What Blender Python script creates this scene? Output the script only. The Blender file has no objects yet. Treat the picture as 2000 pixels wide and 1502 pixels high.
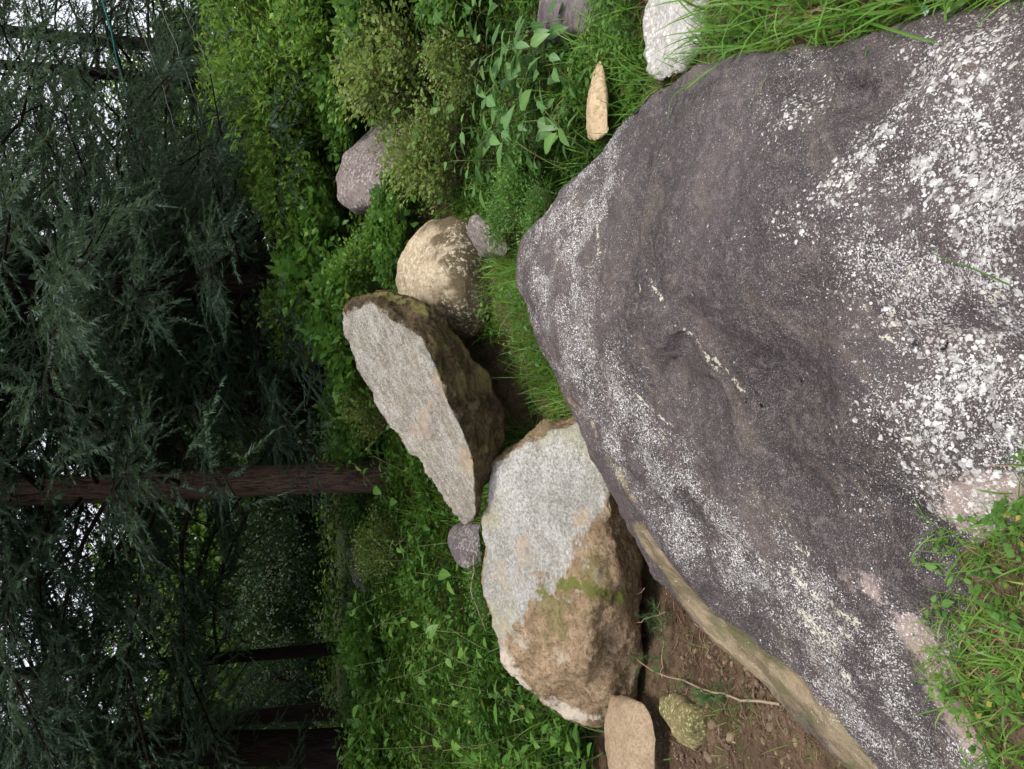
import bpy, bmesh, math, random
import numpy as np
from mathutils import Vector, Matrix, noise
from mathutils.bvhtree import BVHTree

# ------------------------------------------------------------------ camera, sky, sun, exposure
R = math.radians
sc = bpy.context.scene
col = sc.collection
PITCH = R(14.0)          # looking slightly down; the phone was held so that world-up points to picture-left
FPX = 1455.0             # focal length in pixels of the 2000 px long side
CAM = Vector((0.0, 0.0, 1.6))
FW = Vector((0, math.cos(PITCH), -math.sin(PITCH)))
UP = Vector((0, math.sin(PITCH), math.cos(PITCH)))
RT = Vector((1, 0, 0))
cam_d = bpy.data.cameras.new('camera')
cam = bpy.data.objects.new('camera', cam_d)
col.objects.link(cam)
cam_d.sensor_fit = 'HORIZONTAL'
cam_d.sensor_width = 36.0
cam_d.lens = 36.0 * FPX / 2000.0
cam_d.clip_start = 0.05
cam_d.clip_end = 2000.0
M = Matrix.Identity(4)
for i, v in enumerate((-UP, RT, -FW)):
    M[0][i], M[1][i], M[2][i] = v
M.translation = CAM
cam.matrix_world = M
sc.camera = cam

SUN_EL, SUN_AZ = R(66), R(-150)      # soft sun, high and behind the photographer's right shoulder
world = bpy.data.worlds.new('World')
sc.world = world
world.use_nodes = True
wn = world.node_tree
wn.nodes.clear()
wo = wn.nodes.new('ShaderNodeOutputWorld')
bg = wn.nodes.new('ShaderNodeBackground')
sky = wn.nodes.new('ShaderNodeTexSky')
sky.sky_type = 'NISHITA'
sky.sun_disc = False
sky.sun_elevation = SUN_EL
sky.sun_rotation = R(150)
sky.air_density = 1.0
sky.dust_density = 3.0
cl = wn.nodes.new('ShaderNodeMix')
cl.data_type = 'RGBA'
cl.inputs[0].default_value = 0.82     # an even white cloud deck over most of the blue
cl.inputs[7].default_value = (8.2, 8.4, 8.9, 1)
wn.links.new(sky.outputs[0], cl.inputs[6])
wn.links.new(cl.outputs[2], bg.inputs[0])
bg.inputs[1].default_value = 0.11
wn.links.new(bg.outputs[0], wo.inputs[0])
sun_d = bpy.data.lights.new('sun', 'SUN')
sun_d.energy = 2.0
sun_d.angle = R(16)
sun_d.color = (1.0, 0.95, 0.87)
sun = bpy.data.objects.new('sun', sun_d)
col.objects.link(sun)
sd = Vector((math.cos(SUN_EL) * 0.45, -math.cos(SUN_EL) * 0.89, math.sin(SUN_EL)))
sun.rotation_euler = sd.to_track_quat('Z', 'Y').to_euler()
sc.view_settings.view_transform = 'Standard'
sc.view_settings.look = 'None'
sc.view_settings.exposure = 0.72
sc.view_settings.gamma = 1.0
sc.view_settings.use_curve_mapping = False
sc.render.engine = 'CYCLES'
sc.cycles.max_bounces = 5
sc.cycles.use_adaptive_sampling = True
sc.cycles.adaptive_threshold = 0.03
sc.cycles.transparent_max_bounces = 8

# ------------------------------------------------------------------ small helpers
rng = np.random.default_rng(7)
random.seed(7)

def ray(x, y):
    return FW - UP * ((x - 1000) / FPX) + RT * ((751 - y) / FPX)

def P(x, y, Y):
    """the point seen at photo position (x, y) that stands Y metres in front of the camera"""
    d = ray(x, y)
    return CAM + d * (Y / d.y)

def tag(o, label=None, cat=None, group=None, kind=None):
    if label: o['label'] = label
    if cat: o['category'] = cat
    if group: o['group'] = group
    if kind: o['kind'] = kind
    return o

def empty(name, loc=(0, 0, 0), rz=0.0, s=1.0):
    o = bpy.data.objects.new(name, None)
    col.objects.link(o)
    o.location = loc
    o.rotation_euler = (0, 0, rz)
    o.scale = (s, s, s)
    return o

def mesh(name, V, T, mat=None, attrs=None, smooth=False):
    V = np.asarray(V, dtype=np.float32); T = np.asarray(T, dtype=np.int32)
    me = bpy.data.meshes.new(name)
    k = T.shape[1]
    me.vertices.add(len(V)); me.vertices.foreach_set('co', V.ravel())
    me.loops.add(T.size); me.loops.foreach_set('vertex_index', T.ravel())
    me.polygons.add(len(T))
    me.polygons.foreach_set('loop_start', np.arange(0, T.size, k, dtype=np.int32))
    me.polygons.foreach_set('loop_total', np.full(len(T), k, dtype=np.int32))
    if smooth:
        me.polygons.foreach_set('use_smooth', np.ones(len(T), dtype=bool))
    me.update(calc_edges=True)
    for n, a in (attrs or {}).items():
        at = me.attributes.new(n, 'FLOAT', 'POINT')
        at.data.foreach_set('value', np.asarray(a, dtype=np.float32))
    if mat: me.materials.append(mat)
    return me

def obj(name, me, parent=None, loc=None, rz=None, s=None):
    o = bpy.data.objects.new(name, me)
    col.objects.link(o)
    if parent is not None: o.parent = parent
    if loc is not None: o.location = loc
    if rz is not None: o.rotation_euler = (0, 0, rz)
    if s is not None: o.scale = (s, s, s)
    return o

class Geo:
    def __init__(s): s.V, s.T, s.A, s.n = [], [], [], 0
    def add(s, V, T, a=0.5):
        V = np.asarray(V, dtype=np.float64).reshape(-1, 3); T = np.asarray(T).reshape(-1, 3)
        s.V.append(V); s.T.append(T + s.n)
        s.A.append(np.broadcast_to(np.asarray(a, dtype=np.float64), (len(V),)))
        s.n += len(V)
        return s
    def mesh(s, name, mat, smooth=False):
        return mesh(name, np.concatenate(s.V), np.concatenate(s.T), mat, {'rnd': np.concatenate(s.A)}, smooth)

def unit(a):
    return a / np.maximum(np.linalg.norm(a, axis=-1, keepdims=True), 1e-9)

def tube(g, pts, rad, sides=6, a=0.5, wob=0.0):
    pts = np.asarray(pts, float); rad = np.asarray(rad, float)
    n = len(pts)
    tan = unit(np.gradient(pts, axis=0))
    ref = np.array([0.31, 0.17, 0.93]) if abs(tan[0][2]) < 0.8 else np.array([0.93, 0.31, 0.17])
    e1 = unit(np.cross(tan, ref)); e2 = np.cross(tan, e1)
    th = np.linspace(0, 2 * np.pi, sides, endpoint=False)
    rr = rad[:, None] * (1 + (wob * rng.standard_normal((n, sides)) if wob else 0))
    V = pts[:, None, :] + rr[..., None] * (np.cos(th)[None, :, None] * e1[:, None, :] + np.sin(th)[None, :, None] * e2[:, None, :])
    i = np.arange(n - 1)[:, None] * sides; j = np.arange(sides)[None, :]; k = (j + 1) % sides
    A, B, C, D = i + j, i + k, i + sides + k, i + sides + j
    T = np.concatenate([np.stack([A, B, C], -1).reshape(-1, 3), np.stack([A, C, D], -1).reshape(-1, 3)])
    cap = np.array([[(n - 1) * sides, (n - 1) * sides + q, (n - 1) * sides + q + 1] for q in range(1, sides - 1)])
    g.add(V.reshape(-1, 3), np.concatenate([T, cap]), a)

def frame(d, up):
    d = unit(d); s = unit(np.cross(d, up)); u = np.cross(s, d)
    return np.stack([s, d, u], -2)         # rows: side, along, normal

def stamp(g, tv, tt, pos, fr, scale, a, wid=None):
    """put a small template (x side, y along, z normal) at many places"""
    N, K = len(pos), len(tv)
    s = np.broadcast_to(np.asarray(scale, float), (N,))
    t = np.broadcast_to(tv[None], (N, K, 3)) * s[:, None, None]
    if wid is not None:
        t = t.copy(); t[..., 0] *= np.asarray(wid)[:, None]
    V = pos[:, None, :] + np.einsum('nki,nij->nkj', t, fr)
    T = tt[None] + (np.arange(N) * K)[:, None, None]
    a = np.broadcast_to(np.asarray(a, float), (N,))
    g.add(V.reshape(-1, 3), T.reshape(-1, 3), np.repeat(a, K))

LEAF2 = (np.array([[0, 0, 0], [-.30, .42, .10], [0, 1, -.06], [.30, .42, .10]]), np.array([[0, 2, 1], [0, 3, 2]]))
LEAF8 = (np.array([[0, 0, 0], [-.2, .14, .03], [-.31, .38, .05], [-.2, .72, .03], [0, 1, -.03], [.2, .72, .03], [.31, .38, .05], [.2, .14, .03], [0, .38, .0], [0, .70, -.01]]),
         np.array([[0, 8, 1], [1, 8, 2], [2, 8, 9], [2, 9, 3], [3, 9, 4], [4, 9, 5], [5, 9, 6], [6, 9, 8], [6, 8, 7], [7, 8, 0]]))

def blades(g, pos, az, lean, length, width, a, seg=4, curl=1.2):
    """grass blades: base positions, heading, lean from upright, length, width"""
    N = len(pos)
    t = np.linspace(0, 1, seg + 1)
    ang = lean[:, None] + curl * (t[None] ** 1.3) * (0.5 + lean[:, None])
    stp = length[:, None] / seg
    h = np.cumsum(np.concatenate([np.zeros((N, 1)), np.sin(ang[:, 1:]) * stp], 1), 1)
    z = np.cumsum(np.concatenate([np.zeros((N, 1)), np.cos(ang[:, 1:]) * stp], 1), 1)
    cx, cy = np.cos(az)[:, None], np.sin(az)[:, None]
    c = np.stack([pos[:, :1] + h * cx, pos[:, 1:2] + h * cy, pos[:, 2:3] + z], -1)
    w = width[:, None] * np.array([0.7, 1, 0.9, 0.6, 0.0] if seg == 4 else np.append(np.linspace(1, .5, seg), 0))[None] * 0.5
    tw = rng.uniform(-.5, .5, (N, 1)) * 1.2
    sx, sy = np.cos(az + np.pi / 2)[:, None], np.sin(az + np.pi / 2)[:, None]
    side = np.stack([sx * np.cos(tw), sy * np.cos(tw), np.sin(tw) * np.ones_like(sx)], -1)
    L = c - side * w[..., None]; Rr = c + side * w[..., None]
    V = np.stack([L, Rr], 2).reshape(N, -1, 3)
    q = []
    for i in range(seg):
        b = 2 * i
        q.append([b, b + 1, b + 3])
        if i < seg - 1: q.append([b, b + 3, b + 2])
    K = V.shape[1]
    T = np.array(q)[None] + (np.arange(N) * K)[:, None, None]
    g.add(V.reshape(-1, 3), T.reshape(-1, 3), np.repeat(a, K))

# ------------------------------------------------------------------ node helpers and materials
def nd(nt, t, ins=None, **props):
    n = nt.nodes.new(t)
    for k, v in props.items(): setattr(n, k, v)
    for k, v in (ins or {}).items():
        if isinstance(v, bpy.types.NodeSocket): nt.links.new(v, n.inputs[k])
        else: n.inputs[k].default_value = v
    return n
def mth(nt, op, a, b=0.0, clamp=False):
    return nd(nt, 'ShaderNodeMath', {0: a, 1: b}, operation=op, use_clamp=clamp).outputs[0]
def rmp(nt, v, a, b, c=0.0, d=1.0):
    return nd(nt, 'ShaderNodeMapRange', {0: v, 1: a, 2: b, 3: c, 4: d}, interpolation_type='SMOOTHSTEP').outputs[0]
def mixc(nt, f, a, b, blend='MIX'):
    a = a if isinstance(a, bpy.types.NodeSocket) else (*a, 1)
    b = b if isinstance(b, bpy.types.NodeSocket) else (*b, 1)
    return nd(nt, 'ShaderNodeMix', {0: f, 6: a, 7: b}, data_type='RGBA', blend_type=blend).outputs[2]
def nz(nt, co, scale, detail=4.0, rough=0.55, dist=0.0):
    return nd(nt, 'ShaderNodeTexNoise', {'Vector': co, 'Scale': scale, 'Detail': detail, 'Roughness': rough, 'Distortion': dist}).outputs[0]
def attr(nt, name):
    return nd(nt, 'ShaderNodeAttribute', attribute_name=name).outputs['Fac']
def vor(nt, co, scale, rand=1.0):
    n = nd(nt, 'ShaderNodeTexVoronoi', {'Vector': co, 'Scale': scale, 'Randomness': rand})
    return n.outputs['Distance'], nd(nt, 'ShaderNodeSeparateColor', {0: n.outputs['Color']}).outputs[0]
def mat_new(name):
    m = bpy.data.materials.new(name); m.use_nodes = True
    nt = m.node_tree; nt.nodes.clear()
    out = nd(nt, 'ShaderNodeOutputMaterial')
    return m, nt, out
def finish(nt, out, colr, rough, bump=None, bstr=0.5, bdist=0.01, spec=0.3):
    b = nd(nt, 'ShaderNodeBsdfPrincipled', {'Base Color': colr, 'Roughness': rough, 'Specular IOR Level': spec})
    if bump is not None:
        bn = nd(nt, 'ShaderNodeBump', {'Height': bump, 'Strength': bstr, 'Distance': bdist})
        nt.links.new(bn.outputs[0], b.inputs['Normal'])
    nt.links.new(b.outputs[0], out.inputs[0])
    return b
def warp(nt, co, scale, amt):
    n = nd(nt, 'ShaderNodeTexNoise', {'Vector': co, 'Scale': scale, 'Detail': 2.0})
    v = nd(nt, 'ShaderNodeVectorMath', {0: n.outputs[1], 1: (.5, .5, .5)}, operation='SUBTRACT').outputs[0]
    v = nd(nt, 'ShaderNodeVectorMath', {0: v, 3: amt}, operation='SCALE').outputs[0]
    return nd(nt, 'ShaderNodeVectorMath', {0: co, 1: v}, operation='ADD').outputs[0]
def aligned(nt, co, axis, along, across):
    """coordinates stretched along one direction of the stone's grain"""
    a = Vector(axis).normalized(); b = a.orthogonal().normalized(); c = a.cross(b)
    d = [mth(nt, 'MULTIPLY', nd(nt, 'ShaderNodeVectorMath', {0: co, 1: tuple(v)}, operation='DOT_PRODUCT').outputs['Value'], k) for v, k in ((a, along), (b, across), (c, across))]
    return nd(nt, 'ShaderNodeCombineXYZ', {0: d[0], 1: d[1], 2: d[2]}).outputs[0]
def ocoord(nt):
    return nd(nt, 'ShaderNodeTexCoord').outputs['Object']
def stretch(nt, co, rot, scale):
    return nd(nt, 'ShaderNodeMapping', {'Vector': co, 'Rotation': rot, 'Scale': scale}).outputs[0]

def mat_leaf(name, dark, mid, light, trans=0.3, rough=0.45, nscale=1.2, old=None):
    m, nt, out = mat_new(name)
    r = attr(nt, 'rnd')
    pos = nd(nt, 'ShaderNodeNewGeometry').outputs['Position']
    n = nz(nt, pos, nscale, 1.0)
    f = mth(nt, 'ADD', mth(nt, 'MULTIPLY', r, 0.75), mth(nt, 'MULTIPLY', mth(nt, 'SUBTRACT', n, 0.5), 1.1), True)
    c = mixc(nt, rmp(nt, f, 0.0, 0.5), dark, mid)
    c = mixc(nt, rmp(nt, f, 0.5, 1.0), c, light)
    if old: c = mixc(nt, rmp(nt, r, 0.985, 1.0, 0, 0.8), c, old)
    b = nd(nt, 'ShaderNodeBsdfPrincipled', {'Base Color': c, 'Roughness': rough, 'Specular IOR Level': 0.3})
    t = nd(nt, 'ShaderNodeBsdfTranslucent', {'Color': mixc(nt, 0.5, c, (light[0] * 1.2, light[1] * 1.2, light[2] * 0.7))})
    mx = nd(nt, 'ShaderNodeMixShader', {0: trans, 1: b.outputs[0], 2: t.outputs[0]})
    nt.links.new(mx.outputs[0], out.inputs[0])
    return m

def mat_lichen_rock():
    m, nt, out = mat_new('lichened_dark_gneiss')
    co = ocoord(nt)
    big, fine, tan, yel = attr(nt, 'big'), attr(nt, 'fine'), attr(nt, 'tan'), attr(nt, 'yel')
    n1 = nz(nt, co, 1.6, 5.0, 0.6, 0.6)
    st = aligned(nt, co, (-.75, -.45, -.3), 1.0, 2.2)
    n2 = nz(nt, st, 2.6, 6.0, 0.68, 0.9)
    n3 = nz(nt, co, 34, 4.0, 0.75)
    g = nz(nt, co, 300, 2.0, 0.7)
    g2 = nz(nt, co, 150, 3.0, 0.7)
    c = mixc(nt, rmp(nt, n1, 0.3, 0.7), (0.019, 0.0145, 0.016), (0.072, 0.052, 0.057))
    c = mixc(nt, rmp(nt, n2, 0.50, 0.68, 0, 0.85), c, (0.092, 0.070, 0.054))
    c = mixc(nt, rmp(nt, n2, 0.30, 0.46, 0.85, 0), c, (0.022, 0.018, 0.017))
    c = mixc(nt, rmp(nt, n3, 0.50, 0.66, 0, 0.5), c, (0.145, 0.118, 0.115))
    c = mixc(nt, rmp(nt, n3, 0.34, 0.47, 0.6, 0), c, (0.032, 0.026, 0.027))
    c = mixc(nt, rmp(nt, g, 0.55, 0.66, 0, 0.6), c, (0.32, 0.265, 0.25))
    c = mixc(nt, rmp(nt, g2, 0.30, 0.42, 0.65, 0), c, (0.035, 0.028, 0.03))
    # tan weathered flank
    tn = nz(nt, aligned(nt, co, tuple(P(1340, 1150, 2.6) - P(1625, 1422, 2.05)), .7, 4.0), 4, 5.0, 0.7, 0.4)
    tcol = mixc(nt, rmp(nt, tn, 0.35, 0.65), (0.11, 0.078, 0.048), (0.29, 0.225, 0.14))
    tcol = mixc(nt, rmp(nt, nz(nt, co, 4.5, 5.0, 0.65), 0.44, 0.60, 0, 0.8), tcol, (0.085, 0.085, 0.03))
    tm = rmp(nt, mth(nt, 'ADD', tan, mth(nt, 'MULTIPLY', mth(nt, 'SUBTRACT', n3, 0.5), 0.6)), 0.42, 0.62)
    c = mixc(nt, tm, c, tcol)
    # lichens
    pk = blob = attr(nt, 'pink')
    c = mixc(nt, mth(nt, 'MULTIPLY', rmp(nt, mth(nt, 'ADD', pk, mth(nt, 'MULTIPLY', mth(nt, 'SUBTRACT', n3, 0.5), 0.9)), 0.35, 0.6), 0.75), c, (0.34, 0.255, 0.225))
    wc = warp(nt, warp(nt, co, 45, 0.012), 160, 0.008)
    patch = nz(nt, co, 5.0, 4.0, 0.6)
    pb = mth(nt, 'MULTIPLY', big, rmp(nt, patch, 0.36, 0.64, 0.12, 1.05))
    fb = mth(nt, 'MULTIPLY', fine, rmp(nt, nz(nt, co, 7.0, 4.0), 0.32, 0.64, 0.35, 1.4))
    lich = None
    for sc_, dens, rmax in ((50, pb, 0.52), (92, pb, 0.52), (150, mth(nt, 'MAXIMUM', pb, fb), 0.48), (215, fb, 0.5)):
        d, rnd = vor(nt, wc, sc_)
        keep = mth(nt, 'SUBTRACT', dens, rnd)
        keep = mth(nt, 'MULTIPLY', keep, 1.8, True)
        rad = mth(nt, 'MULTIPLY', mth(nt, 'POWER', keep, 0.6), rmax)
        s = rmp(nt, mth(nt, 'SUBTRACT', rad, d), -0.04, 0.10)
        s = mth(nt, 'MULTIPLY', s, rmp(nt, mth(nt, 'FRACT', mth(nt, 'MULTIPLY', rnd, 37.7)), 0.0, 1.0, 0.5, 1.0))
        lich = s if lich is None else mth(nt, 'MAXIMUM', lich, s)
    solid = rmp(nt, mth(nt, 'ADD', mth(nt, 'MULTIPLY', big, 0.72), nz(nt, co, 14, 5.0, 0.72)), 1.10, 1.22)
    lich = mth(nt, 'MAXIMUM', lich, solid)
    lcol = mixc(nt, rmp(nt, nz(nt, co, 60, 3.0), 0.35, 0.65), (0.36, 0.35, 0.33), (0.72, 0.71, 0.69))
    lcol = mixc(nt, rmp(nt, nz(nt, co, 6, 2.0), 0.56, 0.7, 0, 0.55), lcol, (0.50, 0.42, 0.35))
    c = mixc(nt, mth(nt, 'MULTIPLY', lich, 0.93), c, lcol)
    yn = nz(nt, co, 70, 3.0, 0.8)
    ym = rmp(nt, mth(nt, 'ADD', yel, mth(nt, 'MULTIPLY', mth(nt, 'SUBTRACT', yn, 0.5), 3.2)), 0.5, 0.75)
    c = mixc(nt, mth(nt, 'MULTIPLY', ym, 0.75), c, mixc(nt, rmp(nt, yn, 0.4, 0.6), (0.36, 0.34, 0.22), (0.58, 0.56, 0.45)))
    h = mth(nt, 'ADD', mth(nt, 'MULTIPLY', n3, 0.7), mth(nt, 'MULTIPLY', g2, 0.35))
    finish(nt, out, c, mth(nt, 'ADD', 0.52, mth(nt, 'MULTIPLY', lich, 0.35)), h, 0.8, 0.016, 0.4)
    return m

def mat_broken(name, fresh_a, fresh_b, fresh_dark, weath_a, weath_b, moss, axis, along, across, speck=1.0, mossy=0.6):
    m, nt, out = mat_new(name)
    co = ocoord(nt)
    fr = attr(nt, 'fresh')
    nb = nz(nt, aligned(nt, co, axis, along, across), 5, 5.0, 0.7, 0.3)
    ns = nz(nt, aligned(nt, co, axis, 0.5 + 0.5 * along, 0.6 + 0.4 * across), 62, 3.0, 0.8)
    nf = nz(nt, co, 150, 2.0, 0.8)
    nl = nz(nt, co, 2.2, 4.0, 0.6)
    f = mixc(nt, rmp(nt, nb, 0.40, 0.60), fresh_a, fresh_b)
    f = mixc(nt, mth(nt, 'MULTIPLY', rmp(nt, ns, 0.40, 0.48, 1, 0), 0.8 * speck), f, fresh_dark)
    f = mixc(nt, mth(nt, 'MULTIPLY', rmp(nt, nf, 0.40, 0.47, 1, 0), 0.75 * speck), f, tuple(q * 0.8 for q in fresh_dark))
    f = mixc(nt, rmp(nt, ns, 0.54, 0.64, 0, 0.6), f, (0.68, 0.67, 0.64))
    f = mixc(nt, rmp(nt, nz(nt, co, 1.3, 5.0, 0.65), 0.42, 0.62, 0.32, 0), f, tuple(q * .55 for q in fresh_b))
    f = mixc(nt, rmp(nt, nl, 0.50, 0.68, 0, 0.55), f, (0.34, 0.32, 0.18))
    f = mixc(nt, rmp(nt, nz(nt, co, 3.7, 3.0), 0.56, 0.70, 0, 0.6), f, (0.46, 0.34, 0.23))
    wn_ = nz(nt, co, 7, 6.0, 0.7, 0.4)
    w = mixc(nt, rmp(nt, wn_, 0.33, 0.66), weath_a, weath_b)
    w = mixc(nt, rmp(nt, nz(nt, co, 45, 5.0, 0.8), 0.40, 0.50, 0.75, 0), w, tuple(q * 0.45 for q in weath_a))
    w = mixc(nt, rmp(nt, nz(nt, co, 4.3, 6.0, 0.7), 0.57, 0.68, 0, 0.65), w, (0.48, 0.43, 0.36) if mossy < .6 else (0.13, 0.105, 0.06))
    w = mixc(nt, mth(nt, 'MULTIPLY', rmp(nt, nz(nt, co, 2.6, 7.0, 0.7), 0.52, 0.64), mossy), w, moss)
    pal = rmp(nt, mth(nt, 'ADD', attr(nt, 'pale'), mth(nt, 'MULTIPLY', mth(nt, 'SUBTRACT', wn_, 0.5), 1.6)), 0.4, 0.62)
    w = mixc(nt, mth(nt, 'MULTIPLY', pal, 0.75), w, (0.55, 0.48, 0.40))
    ml = mth(nt, 'MAXIMUM', attr(nt, 'mossline'), rmp(nt, attr(nt, 'cap'), 0.0, 0.03, 0, 0.75))
    ml = rmp(nt, mth(nt, 'ADD', ml, mth(nt, 'MULTIPLY', mth(nt, 'SUBTRACT', nz(nt, co, 16, 5.0, 0.7), 0.5), 2.0)), 0.45, 0.75)
    w = mixc(nt, mth(nt, 'MULTIPLY', ml, mth(nt, 'GREATER_THAN', mth(nt, 'MAXIMUM', attr(nt, 'mossline'), attr(nt, 'cap')), 0.02)), w, mixc(nt, ns, moss, tuple(min(1, 1.25 * q) for q in moss)))
    jag = mth(nt, 'MULTIPLY', mth(nt, 'SUBTRACT', nz(nt, co, 11, 5.0, 0.65), 0.5), 0.075)
    msk = rmp(nt, mth(nt, 'ADD', fr, jag), -0.004, 0.006)
    c = mixc(nt, msk, w, f)
    h = mth(nt, 'ADD', mth(nt, 'MULTIPLY', ns, 0.8), mth(nt, 'MULTIPLY', nb, 0.8))
    h = mth(nt, 'ADD', h, mth(nt, 'MULTIPLY', nf, 0.25))
    h = mth(nt, 'ADD', h, mth(nt, 'MULTIPLY', wn_, 0.6))
    finish(nt, out, c, 0.82, h, 0.9, 0.02, 0.2)
    return m

def mat_stone(name, a, b, dark, spot, spot_amt=0.5, scale=6.0, low=None):
    """weathered stone: patchy, speckled, with lichen spots; LOW: dirt stain on the lower part (attribute tan)"""
    m, nt, out = mat_new(name)
    co = ocoord(nt)
    n1 = nz(nt, co, scale, 6.0, 0.65, 0.3)
    n2 = nz(nt, co, scale * 9, 5.0, 0.75)
    n3 = nz(nt, co, scale * 0.6, 6.0, 0.7)
    c = mixc(nt, rmp(nt, n1, 0.34, 0.66), a, b)
    c = mixc(nt, rmp(nt, n2, 0.38, 0.50, 0.5, 0), c, dark)
    s = mth(nt, 'MULTIPLY', rmp(nt, n2, 0.52, 0.60), rmp(nt, n3, 0.42, 0.54))
    if low is not None:
        lm = rmp(nt, mth(nt, 'ADD', attr(nt, 'tan'), mth(nt, 'MULTIPLY', mth(nt, 'SUBTRACT', n1, 0.5), 2.0)), 0.35, 0.7)
        c = mixc(nt, mth(nt, 'MULTIPLY', lm, 0.85), c, mixc(nt, n2, tuple(q * .6 for q in low), low))
    c = mixc(nt, mth(nt, 'MULTIPLY', s, spot_amt), c, spot)
    h = mth(nt, 'ADD', mth(nt, 'MULTIPLY', n2, 0.3), n1)
    finish(nt, out, c, 0.85, h, 0.9, 0.018, 0.2)
    return m

def mat_soil():
    m, nt, out = mat_new('ground_soil')
    co = ocoord(nt)
    n1 = nz(nt, co, 1.8, 6.0, 0.65)
    n2 = nz(nt, co, 26, 6.0, 0.75)
    n3 = nz(nt, co, 110, 4.0, 0.75)
    c = mixc(nt, rmp(nt, n1, 0.35, 0.65), (0.092, 0.057, 0.037), (0.19, 0.130, 0.082))
    c = mixc(nt, rmp(nt, n2, 0.36, 0.52, 0.8, 0), c, (0.05, 0.028, 0.018))
    c = mixc(nt, rmp(nt, n3, 0.56, 0.68, 0, 0.6), c, (0.27, 0.2, 0.14))
    c = mixc(nt, rmp(nt, nz(nt, co, 3.1, 4.0), 0.55, 0.66, 0, 0.6), c, (0.07, 0.075, 0.025))
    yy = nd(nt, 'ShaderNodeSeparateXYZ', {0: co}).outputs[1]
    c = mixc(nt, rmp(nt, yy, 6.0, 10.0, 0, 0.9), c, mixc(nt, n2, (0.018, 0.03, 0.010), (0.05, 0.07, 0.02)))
    h = mth(nt, 'ADD', n2, mth(nt, 'MULTIPLY', n3, 0.4))
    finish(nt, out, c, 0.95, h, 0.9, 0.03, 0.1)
    return m

def mat_bark(name, a, b):
    m, nt, out = mat_new(name)
    co = ocoord(nt)
    v = stretch(nt, co, (0, 0, 0), (9, 9, 1.6))
    n = nz(nt, v, 4.0, 6.0, 0.7, 0.6)
    n2 = nz(nt, co, 60, 4.0, 0.7)
    c = mixc(nt, rmp(nt, n, 0.36, 0.62), a, b)
    c = mixc(nt, rmp(nt, n2, 0.35, 0.5, 0.5, 0), c, tuple(q * .4 for q in a))
    h = mth(nt, 'ADD', n, mth(nt, 'MULTIPLY', n2, 0.2))
    finish(nt, out, c, 0.9, h, 1.0, 0.04, 0.1)
    return m

def mat_plain(name, c, rough=0.8, spec=0.2, var=0.35, scale=30):
    m, nt, out = mat_new(name)
    n = nz(nt, ocoord(nt), scale, 4.0, 0.7)
    cc = mixc(nt, n, tuple(q * (1 - var) for q in c), tuple(min(1, q * (1 + var)) for q in c))
    finish(nt, out, cc, rough, n, 0.3, 0.004, spec)
    return m

# ------------------------------------------------------------------ terrain
LY = [-60, 0, 1.2, 1.8, 2.4, 3.0, 3.8, 4.4, 5.0, 6.0, 7.0, 8.0, 10, 14, 20, 30, 45, 60, 100, 400]
LZ = [0, 0, .0, .02, .0, -.03, -.04, .06, .25, .58, .84, 1.02, 1.15, 1.3, 1.4, 1.6, 2.6, 4.0, 6.0, 10]
RY = [-60, 0, 1.5, 2.5, 3.2, 3.8, 4.5, 5.2, 6.0, 7.0, 9, 14, 20, 30, 45, 60, 100, 400]
RZ = [.05, .06, .20, .24, .30, .42, .60, .82, 1.06, 1.32, 1.5, 1.65, 1.8, 2.0, 3.0, 4.0, 6.0, 10]
def sstep(t): t = np.clip(t, 0, 1); return t * t * (3 - 2 * t)
def gz(x, y):
    x = np.asarray(x, float); y = np.asarray(y, float)
    l = np.interp(y, LY, LZ); r = np.interp(y, RY, RZ)
    w = sstep((x + 1.0) / 1.7)
    bank = 0.22 * sstep((x - 1.6) / 2.5) * sstep((y - 2.5) / 2.5)
    n = .03 * np.sin(x * 2.1 + 1.3 * np.sin(y * 1.7)) + .025 * np.sin(y * 3.3 + x * 1.1) + .012 * np.sin(x * 7.3 + y * 5.1) * np.cos(y * 6.1 - x * 2.2)
    md = 0.0
    for cx, cy, cr in ((-.44, 1.52, .2), (-.58, 1.36, .27), (-.72, 1.20, .27), (-.42, 1.2, .3), (-.5, .9, .5)):
        md = np.maximum(md, sstep((cr - np.hypot(x - cx, y - cy)) / .10 + .5))
    return .155 * md + l * (1 - w) + r * w + bank + n * sstep((y + 1) / 4)

def build_ground():
    xs = np.unique(np.concatenate([np.linspace(-400, -12, 24), np.linspace(-12, -4, 40), np.linspace(-4, 4, 161), np.linspace(4, 12, 40), np.linspace(12, 400, 24)]))
    ys = np.unique(np.concatenate([np.linspace(-60, 0, 12), np.linspace(0, 6, 151), np.linspace(6, 16, 70), np.linspace(16, 400, 40)]))
    X, Y = np.meshgrid(xs, ys)
    Z = gz(X, Y)
    fine = (np.abs(X) < 4.2) & (Y > 0) & (Y < 7)
    idx = np.argwhere(fine)
    for a, b in idx:
        Z[a, b] += 0.022 * noise.fractal(Vector((X[a, b] * 4, Y[a, b] * 4, 0.3)), 0.8, 2.1, 4)
    V = np.stack([X, Y, Z], -1).reshape(-1, 3)
    nx, ny = len(xs), len(ys)
    i = np.arange(ny - 1)[:, None] * nx; j = np.arange(nx - 1)[None]
    Q = np.stack([i + j, i + j + 1, i + nx + j + 1, i + nx + j], -1).reshape(-1, 4)
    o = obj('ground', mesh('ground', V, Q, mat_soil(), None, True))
    tag(o, 'brown soil slope with moss and leaf litter between the boulders', 'ground', kind='structure')
    return o
build_ground()

# ------------------------------------------------------------------ boulders
ROCKS = []       # (vertices, triangles) of everything plants must not grow through

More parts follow.
